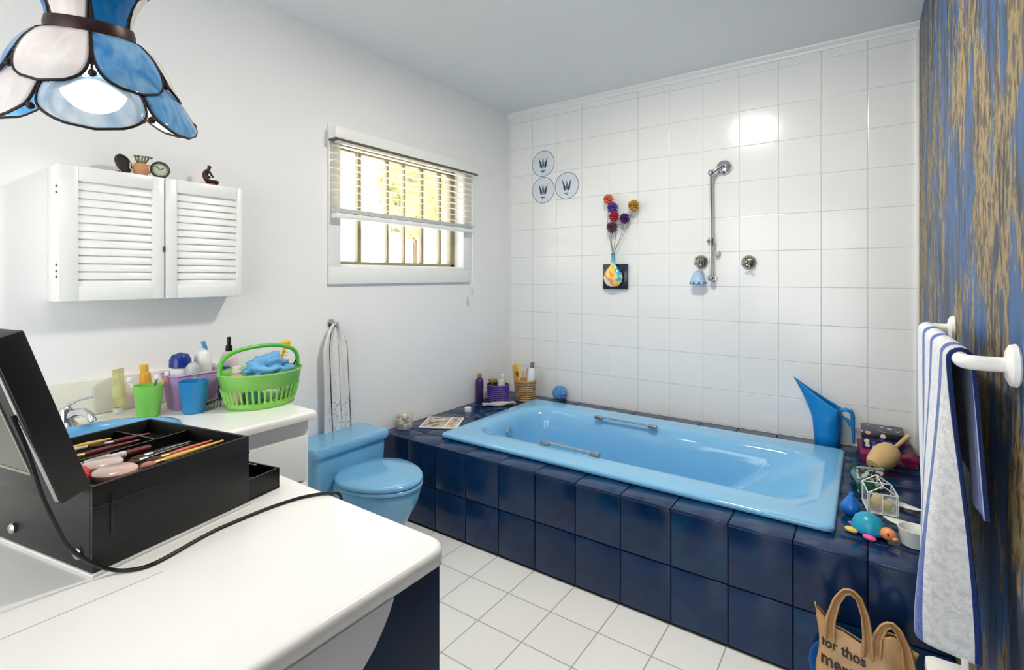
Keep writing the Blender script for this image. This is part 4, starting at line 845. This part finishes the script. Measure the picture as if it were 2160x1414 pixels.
# things lying in the case, local (u,v) -> world
zt = Hh - .0285
def put(o, u, v, z, rz=0):
    p = mcx @ Vector((u, v, z)); o.location = p; o.rotation_euler = (0, 0, ANG + rz)
def brush(label, u, v, l, rz, hcol, ferr, bris, br_=.007, z=0, zadd=.0):
    t = thing('makeup_brush', label, 'makeup brush', (0, 0, 0), 0, 'brushes and pencils in the makeup case'); r_ = .0042
    m_ = MB(); m_.tube([(.032, 0, .008), (.06, 0, .008), (l, 0, .008)], [r_, r_ * 1.25, r_ * .55], 10); m_.build('handle', hcol, t)
    m_ = MB(); m_.tube([(.018, 0, .008), (.034, 0, .008)], [r_ * 1.25, r_], 10); m_.build('ferrule', ferr, t)
    m_ = MB(); m_.tube([(.018, 0, .008), (.008, 0, .009), (0, 0, .009), (-.006, 0, .009)], [r_ * 1.2, br_, br_ * .9, br_ * .3], 12, flat=.75); m_.build('bristles', bris, t)
    put(t, u, v, zt + zadd, rz); return t
yel = P('yellow_wood_handle', (226, 184, 92), .35); org = P('orange_handle', (204, 84, 40), .35); drd = P('dark_red_handle', (110, 34, 34), .3); cr = P('cream_handle', (224, 206, 184), .4); blk = P('black_handle', (24, 22, 24), .25); gld = P('gold_ferrule', (206, 172, 100), .25, .8)
bri = P('brown_bristle', (92, 62, 44), .8); pbr = P('pink_bristle', (214, 140, 130), .8)
brush('pale yellow brush lying along the near side of the case', .095, .03, .155, .02, yel, gld, pbr, .008, zadd=.016)
brush('burnt orange brush behind the pale yellow one', .12, .055, .125, .04, org, gld, bri, zadd=.014)
brush('black brush in the middle of the case', .10, .085, .12, .08, blk, steel, bri, zadd=.010)
brush('slim black brush with silver ferrule beside the middle one', .12, .105, .11, .0, blk, steel, bri, .005, zadd=.01)
brush('dark red brush in the back half of the case', .06, .215, .13, -.05, drd, gld, bri, zadd=.012)
brush('cream handled brush nearest the basin in the case', .03, .265, .09, -.12, cr, gld, bri, zadd=.014)
brush('yellow tipped brush at the far back of the case', .075, .29, .1, -.1, yel, drd, bri, zadd=.01)
brush('maroon brush lying along the back rim', .13, .255, .1, -.12, drd, steel, bri, zadd=.01)
def tubey(label, u, v, l, rz, col, cap, r_=.007, zadd=.008):
    t = thing('cosmetic_tube', label, 'cosmetic tube', (0, 0, 0), 0, 'tubes in the makeup case')
    m_ = MB(); m_.tube([(0, 0, r_), (l * .6, 0, r_)], r_, 14); m_.build('tube_body', col, t)
    m_ = MB(); m_.tube([(l * .605, 0, r_), (l, 0, r_)], [r_ * .95, r_ * .85], 14); m_.build('cap', cap, t); put(t, u, v, zt + zadd, rz)
tubey('white tube with dark red cap in the middle of the case', .07, .165, .11, -.08, P('white_tube', (228, 222, 220), .25), drd)
tubey('silver lipstick tube beside the white tube', .04, .19, .08, -.1, steel, P('rose_cap', (190, 140, 136), .3), .006)
tubey('clear lip gloss with silver cap near the orange brush', .15, .075, .08, .05, P('smoky_tube', (90, 86, 96), .2), chrome, .005)
def puck(name, label, u, v, r_, h, m, lm, z, cat='powder compact'):
    t = thing(name, label, cat, (0, 0, 0), 0, 'pink compacts in the makeup case'); m_ = MB(); m_.lathe([(r_ * .95, 0), (r_, .002), (r_, h - .003), (r_ * .96, h)], n=32); m_.build('pan', m, t)
    m_ = MB(); m_.lathe([(r_ * 1.01, h * .55), (r_ * 1.03, h * .6), (r_ * 1.02, h), (r_ * .9, h + .003), (0, h + .004)], n=32); m_.build('lid', lm, t); put(t, u, v, zt + z)
puck('powder_compact', 'pink round compact nearest the lid corner', .055, .042, .032, .018, P('pink_powder', (218, 150, 134), .4), P('clear_pink_lid', (226, 186, 172), .15, coat=.5), .012)
puck('powder_compact', 'paler pink compact behind the nearest one', .07, .108, .03, .016, P('pale_pink_powder', (220, 172, 160), .4), P('clear_pale_lid', (222, 196, 186), .15, coat=.5), .012)
puck('powder_compact', 'small whitish pink compact near the lid hinge', .035, .16, .026, .014, P('white_pink_powder', (224, 196, 196), .4), P('milky_lid', (220, 204, 204), .2), .01)
m_ = MB(); m_.ball((0, 0, .018), (.02, .022, .018), nz=.15, fr=8, sub=3); pf = m_.build('powder_puff', P('coral_red_puff', (222, 92, 82), .9, var=.15, bump=.5, bscale=300)); put(pf, .018, .088, zt + .008); tag(pf, 'coral red powder puff in the corner of the case', 'powder puff')

# cable of the lid lights
cb = [(1.24, -2.96, .828 + .25), ]
pl = [(1.2105, -2.925, 1.10), (1.214, -2.908, 1.04), (1.216, -2.895, .98), (1.216, -2.88, .93), (1.213, -2.865, .89), (1.212, -2.845, .86), (1.214, -2.822, .836), (1.222, -2.803, .8245), (1.238, -2.785, .8235), (1.244, -2.765, .8235), (1.237, -2.733, .8235), (1.222, -2.69, .8235), (1.211, -2.65, .8235), (1.207, -2.615, .8235), (1.205, -2.58, .8235), (1.205, -2.53, .8235), (1.212, -2.48, .8235), (1.228, -2.445, .8235), (1.246, -2.426, .8235), (1.256, -2.414, .8215), (1.26, -2.408, .812), (1.262, -2.4065, .79), (1.263, -2.4065, .7), (1.263, -2.4065, .5), (1.263, -2.4065, .3)]
def smooth(p, k=6):
    o = []; n = len(p) - 1
    for i in range(n):
        q = [Vector(p[max(0, min(n, i + j))]) for j in (-1, 0, 1, 2)]
        for s in range(k):
            t = s / k; o.append(tuple(.5 * ((2 * q[1]) + (q[2] - q[0]) * t + (2 * q[0] - 5 * q[1] + 4 * q[2] - q[3]) * t * t + (3 * q[1] - q[0] - 3 * q[2] + q[3]) * t ** 3)))
    o.append(tuple(p[-1])); return o
m_ = MB(); m_.tube(smooth(pl), .0031, 8); tag(m_.build('power_cable', blackp), 'black cable running from the makeup case across the worktop edge', 'cable')

# ------------------------------------------------------------------ things on the far vanity
tpt = thing('toothpaste_tube', 'slim yellow and white toothpaste tube standing on its cap by the splashback', 'toothpaste', (.058, -2.447, CT), .5)
m_ = MB(); m_.loft([[(a_ * math.cos(2 * PI * k / 24), b_ * math.sin(2 * PI * k / 24), z) for k in range(24)] for a_, b_, z in ((.011, .011, .02), (.017, .019, .026), (.016, .02, .07), (.01, .022, .11), (.003, .024, .148), (.002, .024, .156))]); m_.build('tube_body', P('yellow_green_print', (222, 218, 150), .35, var=.35, scale=26), tpt)
m_ = MB(); m_.lathe([(.014, .001), (.014, .02)], n=20); m_.build('cap', whitep, tpt)
def cup(label, loc, col, r0=.031, r1=.044, h=.108):
    m_ = MB(); m_.lathe([(r0, .001), (r0 + .002, .004), (r1, h - .002), (r1 + .001, h), (r1 - .002, h), (r0, .008), (0, .006)], n=36); o = m_.build('plastic_tumbler', col, loc=loc); tag(o, label, 'tumbler', 'plastic tumblers on the vanity'); return o
gcol = P('lime_green_plastic', (134, 208, 88), .35, var=.03); bcol = P('blue_tumbler_plastic', (34, 130, 190), .3, var=.03)
cup('lime green tumbler holding toothbrushes', (.186, -2.40, CT), gcol)
cup('blue tumbler in front of the lilac basket', (.262, -2.288, CT), bcol, .033, .047, .112)
for i, (dx, dy, tx, ty, c3, nm) in enumerate(((-.01, -.01, -.02, -.035, (232, 226, 232), 'white toothbrush leaning left in the lime tumbler'), (.008, .0, .005, .02, (120, 110, 130), 'grey toothbrush upright in the lime tumbler'), (0, .012, -.005, .045, (236, 140, 120), 'pink toothbrush leaning right in the lime tumbler'))):
    t = thing('toothbrush', nm, 'toothbrush', (.186 + dx, -2.40 + dy, CT + .012), 0, 'toothbrushes in the lime tumbler'); mm = P('brush_plastic_%d' % i, c3, .3)
    m_ = MB(); m_.tube([(0, 0, 0), (tx * .6, ty * .6, .08), (tx, ty, .108 + i * .004)], [.004, .0045, .004], 8); m_.build('handle', mm, t)
    m_ = MB(); m_.box((tx - .005, ty - .006, .108 + i * .004), (tx + .006, ty + .006, .124 + i * .004), .002); m_.build('bristle_head', P('pale_bristle', (238, 238, 238), .7), t)
lb = thing('lilac_basket', 'translucent lilac plastic basket full of bottles behind the blue tumbler', 'basket', (.155, -2.25, CT), .0)
lil = P('translucent_lilac', (206, 166, 216), .25, alpha=.72, var=.03)
m_ = MB(); m_.loft([rrect(0, 0, .045, .07, .02, z) for z in (.001, .004)]); m_.build('base', lil, lb)
m_ = MB(); m_.loft([rrect(0, 0, .045, .07, .02, .004), rrect(0, 0, .055, .086, .022, .12), rrect(0, 0, .06, .09, .024, .124), rrect(0, 0, .06, .09, .024, .128)], False, False); o = m_.build('sides', lil, lb); solid(o, .002)
orf = P('orange_label', (222, 158, 52), .35)
bottle('orange_tube', 'orange cream tube lying across the back of the lime tumbler', (.09, -2.365, CT + .0), [(.016, .001), (.018, .1), (.018, .13), (.012, .14)], orf, [(.013, .141), (.014, .165), (0, .167)], P('yellow_cap', (226, 178, 70), .35), M=Matrix.Rotation(.1, 4, 'X'))
bottle('blue_capped_bottle', 'white bottle with a big dark blue cap in the lilac basket', (.145, -2.285, CT + .006), [(.03, 0), (.032, .005), (.032, .12), (.028, .14)], P('white_hdpe', (238, 240, 240)), [(.03, .141), (.036, .145), (.035, .17), (.026, .188), (0, .196)], P('royal_navy_cap', (16, 44, 128), .25))
bottle('roll_on', 'clear topped roll on deodorant in the front of the lilac basket', (.19, -2.262, CT + .006), [(.02, 0), (.022, .004), (.022, .1), (.02, .11)], P('grey_white_plastic', (206, 208, 212), .3), [(.023, .111), (.024, .113), (.022, .145), (.012, .158), (0, .16)], P('frosted_cap', (214, 218, 222), .25, trans=.3))
bottle('cream_bottle', 'tall cream white bottle at the right side of the lilac basket', (.14, -2.205, CT + .006), [(.028, 0), (.03, .004), (.031, .14), (.028, .175), (.018, .192), (0, .196)], P('ivory_plastic', (232, 230, 222), .3), None)
t = thing('toothbrush', 'light blue toothbrush sticking up behind the cream bottle', 'toothbrush', (.085, -2.15, CT + .002), 0, 'toothbrushes by the lilac basket')
m_ = MB(); m_.tube([(0, 0, 0), (0, -.004, .12), (0, -.02, .2)], [.0045, .005, .004], 8); m_.build('handle', P('sky_plastic', (70, 144, 208), .3), t)
m_ = MB(); m_.box((-.004, -.03, .2), (.006, -.016, .228), .002, M=rotM('X', .35, (0, -.02, .2))); m_.build('bristle_head', P('sky_bristle', (80, 150, 214), .6), t)
bottle('navy_bottle', 'navy blue bottle between the lilac and green baskets', (.135, -2.12, CT), [(.026, .001), (.028, .004), (.028, .1), (.02, .118), (.012, .125)], P('navy_bottle_plastic', (44, 64, 132), .25), [(.013, .126), (.014, .128), (.014, .15), (0, .152)], P('pale_lilac_cap', (196, 190, 214), .35))
hc = thing('hair_clip', 'dark green and silver claw clip on the worktop beside the green basket', 'hair clip', (.262, -2.232, CT), .4)
m_ = MB()
for s_ in (-1, 1):
    for k in range(5): m_.tube([(s_ * .002, -.03 + k * .015, .028), (s_ * .016, -.03 + k * .015, .018), (s_ * .012, -.03 + k * .015, .002)], .0025, 6)
m_.build('claws', P('dark_green_acetate', (60, 84, 66), .25), hc)
m_ = MB(); m_.tube([(0, -.034, .029), (0, .034, .029)], .0045, 8); m_.build('spine', steel, hc)

# green basket
gx, gy = .335, -2.085
gbk = thing('green_basket', 'lime green slotted plastic basket with a carry handle', 'basket', (gx, gy, CT))
gm = P('lime_translucent_plastic', (150, 218, 104), .3, alpha=.8, var=.03)
def GE(s, z, n=60): return [(.118 * s * math.cos(2 * PI * k / n), .144 * s * math.sin(2 * PI * k / n), z) for k in range(n)]
m_ = MB(); m_.loft([GE(.84, .001), GE(.84, .004)]); m_.loft([GE(.84, .001), GE(.86, .024)], False, False); m_.loft([GE(.955, .072), GE(1.02, .12), GE(1.05, .124), GE(1.05, .13)], False, False); o = m_.build('basket_shell', gm, gbk); solid(o, .002)
m_ = MB()
for k in range(40):
    a = 2 * PI * k / 40; m_.tube([(.118 * .86 * math.cos(a), .144 * .86 * math.sin(a), .022), (.118 * .957 * math.cos(a), .144 * .957 * math.sin(a), .074)], .0042, 6)
m_.build('ribs', gm, gbk)
m_ = MB(); hp = [(.0, .15 * math.cos(PI * k / 24), .126 + .092 * math.sin(PI * k / 24) ** .5) for k in range(25)]; m_.tube(hp, .0078, 12, flat=1.0); m_.build('carry_handle', P('grass_green_plastic', (96, 190, 66), .3), gbk)
cl = P('light_blue_fabric', (112, 176, 222), .8, var=.12, bump=.3)
def softball(n, m_, mat_, **k): return m_.build(n, mat_, ang=180, **k)
m_ = MB(); m_.ball((0, 0, 0), (.055, .078, .05), nz=.7, seed=5, fr=2.6, sub=4); tag(softball('face_cloth', m_, cl, loc=(gx + .02, gy + .015, CT + .13)), 'crumpled light blue face cloth heaped in the green basket', 'cloth')
m_ = MB(); m_.ball((0, 0, 0), (.04, .05, .036), nz=.4, seed=8, fr=3, sub=4); tag(softball('cotton_bag', m_, P('white_film', (226, 232, 228), .3, var=.05), loc=(gx + .03, gy - .0, CT + .055)), 'white plastic bag of cotton inside the green basket', 'bag')
bottle('pink_bottle', 'pinkish round bottle at the left inside the green basket', (gx - .0, gy - .09, CT + .006), [(.026, 0), (.028, .005), (.028, .09), (.02, .118), (.012, .122)], P('pink_beige_plastic', (214, 182, 168), .3), [(.014, .123), (.016, .126), (.014, .146), (0, .15)], P('rose_white_cap', (228, 210, 206), .3))
bottle('green_tub', 'dark green tub at the left bottom of the green basket', (gx + .055, gy - .055, CT + .006), [(.022, 0), (.024, .004), (.024, .07), (.02, .074)], P('teal_plastic', (70, 140, 124), .3), None)
bottle('pump_bottle', 'pale pink bottle with black pump behind the green basket', (.09, -2.085, CT), [(.03, .001), (.032, .005), (.032, .15), (.024, .17), (.012, .178)], P('pale_pink_plastic', (228, 206, 206), .3), [(.011, .179), (.013, .182), (.012, .2), (.007, .204), (.008, .235), (0, .237)], blackp)
bottle('clear_bottle', 'whitish clear bottle at the right inside the green basket', (gx - .01, gy + .1, CT + .006), [(.022, 0), (.024, .005), (.024, .1), (.014, .125)], P('milky_plastic', (228, 232, 226), .25, trans=.2), [(.015, .126), (.015, .145), (0, .147)], P('grey_cap', (130, 134, 134)))
yc = thing('yellow_duck_comb', 'yellow comb with a bulbous end sticking out of the green basket', 'comb', (gx - .045, gy + .075, CT + .085))
m_ = MB(); m_.tube([(0, 0, -.05), (0, .03, .06), (-.01, .055, .115)], [.005, .006, .008], 8, flat=.5); m_.ball((-.012, .06, .125), (.008, .02, .014)); m_.build('handle', P('egg_yellow_plastic', (240, 184, 40), .35), yc)
m_ = MB()
for k in range(6): m_.tube([(0, .012 + k * .006, .035 + k * .012), (0, .03 + k * .006, .028 + k * .012)], .0015, 5)
m_.build('teeth', P('egg_yellow_plastic', (240, 184, 40)), yc)
m_ = MB(); m_.tube([(0, 0, 0), (0, .035, .05), (0, .055, .075)], [.003, .003, .004], 8); tag(m_.build('eyeliner_pencil', blackp, loc=(gx, gy + .1, CT + .085)), 'black eyeliner pencil poking out at the right of the green basket', 'pencil')

# ------------------------------------------------------------------ stained glass pendant
lp = thing('stained_glass_pendant', 'blue and white petal stained glass pendant lamp', 'pendant lamp', (.732, -2.706, 1.875))
lp.matrix_world = Matrix.Translation((.732, -2.706, 1.875)) @ Matrix.Rotation(.107, 4, 'X') @ Matrix.Rotation(.208, 4, 'Y')
def glass_mat(name, c1, c2, tr=.25, emi=0):
    m = bpy.data.materials.new(name); m.use_nodes = True; t = m.node_tree; N = t.nodes; L = t.links; N.remove(N['Principled BSDF'])
    tc = N.new('ShaderNodeTexCoord'); mp = N.new('ShaderNodeMapping'); mp.inputs['Scale'].default_value = (1, 1, .35); mp.inputs['Rotation'].default_value = (.5, .4, 0); L.new(tc.outputs['Object'], mp.inputs[0]); n = N.new('ShaderNodeTexNoise'); n.inputs['Scale'].default_value = 22; n.inputs['Distortion'].default_value = 1; n.inputs['Detail'].default_value = 3; L.new(mp.outputs[0], n.inputs['Vector'])
    r = ramp(t, n.outputs['Fac'], [(.35, c1), (.65, c2)])
    d = N.new('ShaderNodeBsdfDiffuse'); tl = N.new('ShaderNodeBsdfTranslucent'); g_ = N.new('ShaderNodeBsdfGlossy'); tp_ = N.new('ShaderNodeBsdfTransparent'); g_.inputs['Roughness'].default_value = .06
    for s_ in (d, tl, tp_): L.new(r.outputs[0], s_.inputs['Color'])
    m1 = N.new('ShaderNodeMixShader'); m1.inputs[0].default_value = .24; L.new(d.outputs[0], m1.inputs[1]); L.new(tl.outputs[0], m1.inputs[2])
    m2 = N.new('ShaderNodeMixShader'); m2.inputs[0].default_value = tr; L.new(m1.outputs[0], m2.inputs[1]); L.new(tp_.outputs[0], m2.inputs[2])
    fr = N.new('ShaderNodeFresnel'); fr.inputs[0].default_value = 1.45; m3 = N.new('ShaderNodeMixShader'); L.new(fr.outputs[0], m3.inputs[0]); L.new(m2.outputs[0], m3.inputs[1]); L.new(g_.outputs[0], m3.inputs[2]); L.new(m3.outputs[0], N['Material Output'].inputs[0]); return m
bgl = glass_mat('streaky_blue_glass', (70, 150, 214), (150, 200, 236), .06); wgl = glass_mat('opal_white_glass', (244, 234, 232), (252, 248, 246), .05); mgl = glass_mat('blue_white_glass', (188, 216, 238), (240, 246, 250), .45); dgl = glass_mat('deep_blue_glass', (16, 112, 184), (40, 140, 205), .06)
lead = P('dark_lead', (44, 38, 38), .45, .6)
ph0 = -.296
r0, z0, r1, z1, r2, z2 = .078, -.012, .155, -.111, .203, -.182
def shade_pt(prof, s, a):  # prof: list of (r,z)
    n = len(prof) - 1; f_ = s * n; i = min(int(f_), n - 1); t = f_ - i
    r_ = prof[i][0] * (1 - t) + prof[i + 1][0] * t; z_ = prof[i][1] * (1 - t) + prof[i + 1][1] * t
    return Vector((r_ * math.cos(a), r_ * math.sin(a), z_))
upP = [(.078, -.012), (.105, -.022), (.13, -.048), (.149, -.082), (.160, -.112)]
loP = [(.136, -.098), (.158, -.124), (.18, -.152), (.197, -.182), (.206, -.2)]
crP = [(.076, .0), (.08, .03), (.09, .06), (.102, .082), (.112, .096)]
def petal(prof, a0, half, name, mat_, w, dip=0.0, joint=.8):
    # w(s): relative width; end rounded
    def edge(s): return w(s) * half
    m_ = MB(); NU, NV = 14, 14
    m_.grid(lambda u, v: shade_pt(prof, v, a0 + edge(v) * (2 * u - 1)) * (1 + .0), NU, NV)
    o = m_.build(name, mat_, lp); solid(o, .003, 0)
    ln = [tuple(shade_pt(prof, k / 16, a0 - edge(k / 16))) for k in range(17)] + [tuple(shade_pt(prof, k / 16, a0 + edge(k / 16))) for k in range(16, -1, -1)]
    m2_ = MB(); m2_.tube(ln, .0032, 6); m2_.build('lead_line', lead, o); return o
def w_up(s): return (1.0 if s < .4 else max(.0, 1 - ((s - .4) / .6) ** 2.3) ** .5) * (1.0)
def w_lo(s): return (.86 + .14 * min(1, s / .3)) * (max(0, 1 - (max(0, s - .35) / .65) ** 2.4)) ** .5
def w_cr(s): return (.9 + .25 * s) * (max(0, 1 - (max(0, s - .55) / .45) ** 2.2)) ** .5
H6 = PI / 6
for k in range(6):
    petal(upP + [(.173, -.136)], ph0 + (k + .5) * PI / 3, H6 * .985, 'upper_petal', bgl if k % 2 == 0 else wgl, w_up)
for k in range(6):
    mm = mgl if k == 0 else (bgl if k % 2 else wgl)
    petal(loP + [(.206, -.222)], ph0 + k * PI / 3, H6 * .97, 'lower_petal', [mgl, bgl, wgl, mgl, bgl, wgl][k], w_lo)
for k in range(6):
    petal(crP, ph0 + (k + .5) * PI / 3, H6 * .95, 'crown_petal', dgl if k % 2 == 0 else wgl, w_cr)
m_ = MB(); m_.lathe([(.076, .012), (.08, .012), (.083, .0), (.083, -.014), (.079, -.016), (.075, -.014)], n=48, cap0=False, cap1=False); o = m_.build('crown_band', P('brown_patina', (58, 42, 42), .4, .6), lp); solid(o, .002)
for k in range(6):
    a = ph0 + k * PI / 3; m_ = MB(); m_.ball(tuple(shade_pt(upP, .95, a)), .008, sub=2); m_.tube([tuple(shade_pt(upP, .0, a)), tuple(shade_pt(upP, .5, a)), tuple(shade_pt(upP, .97, a))], .003, 6); m_.build('solder_joint', lead, lp)
    a += PI / 6; m_ = MB(); m_.ball(tuple(shade_pt(loP, .85, a)), .008, sub=2); m_.build('solder_joint', lead, lp)
m_ = MB(); m_.tube([(0, 0, .16), (0, 0, .02)], .012, 14); m_.lathe([(.02, -.03), (.022, 0), (.02, .03), (.008, .05)], n=20); m_.tube([(-.078, 0, -.004), (.078, 0, -.004)], .003, 8); m_.build('lamp_holder', lead, lp)
m_ = MB(); m_.ball((0, 0, -.122), .066, sub=4); blb = m_.build('globe_bulb', emis('bulb_glow', (255, 250, 240), 8), lp)
m_ = MB()
top_w = Vector((.732, -2.706, 1.875)) + Vector((.0, .0, .0)); mi = lp.matrix_world.inverted()
p0 = mi @ Vector((.762, -2.722, ZC - .03)); m_.tube([(0, 0, .155), tuple(Vector((0, 0, .155)).lerp(p0, .5)), tuple(p0)], .004, 8); m_.build('flex', lead, lp)
m_ = MB(); m_.lathe([(.05, .03), (.05, .022), (.03, .004), (.008, 0)], n=28, M=mi @ Matrix.Translation((.762, -2.722, ZC - .031))); m_.build('ceiling_rose', white, lp)

# ceiling domes
def dome(label, x, y, st, r_=.13):
    t = thing('ceiling_light', label, 'ceiling light', (x, y, ZC), 0, 'round ceiling lights')
    m_ = MB(); m_.lathe([(r_ + .001, -.0005), (r_ + .012, -.0005), (r_ + .014, -.006), (r_ + .006, -.014), (r_ + .001, -.012)], n=40, cap0=False, cap1=False); m_.build('mounting_ring', white, t)
    m_ = MB(); m_.lathe([(r_, -.001), (r_, -.012), (r_ * .96, -.018), (r_ * .6, -.022), (0, -.024)], n=40); m_.build('diffuser', emis('dome_glow_%d' % int(abs(y) * 10), (255, 248, 236), st), t)
dome('round ceiling light over the floor in front of the bath', 1.46, -1.42, 80)
dome('unseen round ceiling light added as fill over the dressing end of the room', 2.1, -3.2, 5)  # second fitting is out of view, added as fill from the camera end

# ------------------------------------------------------------------ world, camera
wd = bpy.data.worlds.new('sky'); S.world = wd; wd.use_nodes = True; t = wd.node_tree
bgn = t.nodes['Background']; sky = t.nodes.new('ShaderNodeTexSky'); sky.sky_type = 'HOSEK_WILKIE'; sky.sun_direction = (.5, -.4, .75); sky.turbidity = 8; sky.ground_albedo = .6
mx = t.nodes.new('ShaderNodeMix'); mx.data_type = 'RGBA'; mx.inputs[0].default_value = .75; t.links.new(sky.outputs[0], mx.inputs[6]); mx.inputs[7].default_value = (.98, .98, .96, 1)
t.links.new(mx.outputs[2], bgn.inputs[0]); bgn.inputs[1].default_value = 2.7

cd = bpy.data.cameras.new('camera'); cam = bpy.data.objects.new('camera', cd); COL.objects.link(cam)
cd.sensor_width = 36; cd.lens = 1068 / W * 36; cd.shift_x = 0; cd.shift_y = -(707 - 584) / W; cd.clip_start = .02
cam.location = (2.214, -3.107, 1.3); cam.rotation_euler = (PI / 2, 0, math.radians(35.1)); S.camera = cam
S.view_settings.view_transform = 'Standard'; S.view_settings.look = 'None'; S.view_settings.gamma = 1; S.view_settings.exposure = 1.1; S.view_settings.use_curve_mapping = False
S.cycles.use_denoising = True; S.cycles.max_bounces = 12; S.cycles.diffuse_bounces = 6; S.cycles.transparent_max_bounces = 12; S.cycles.caustics_reflective = False; S.cycles.caustics_refractive = False; S.cycles.sample_clamp_indirect = 6
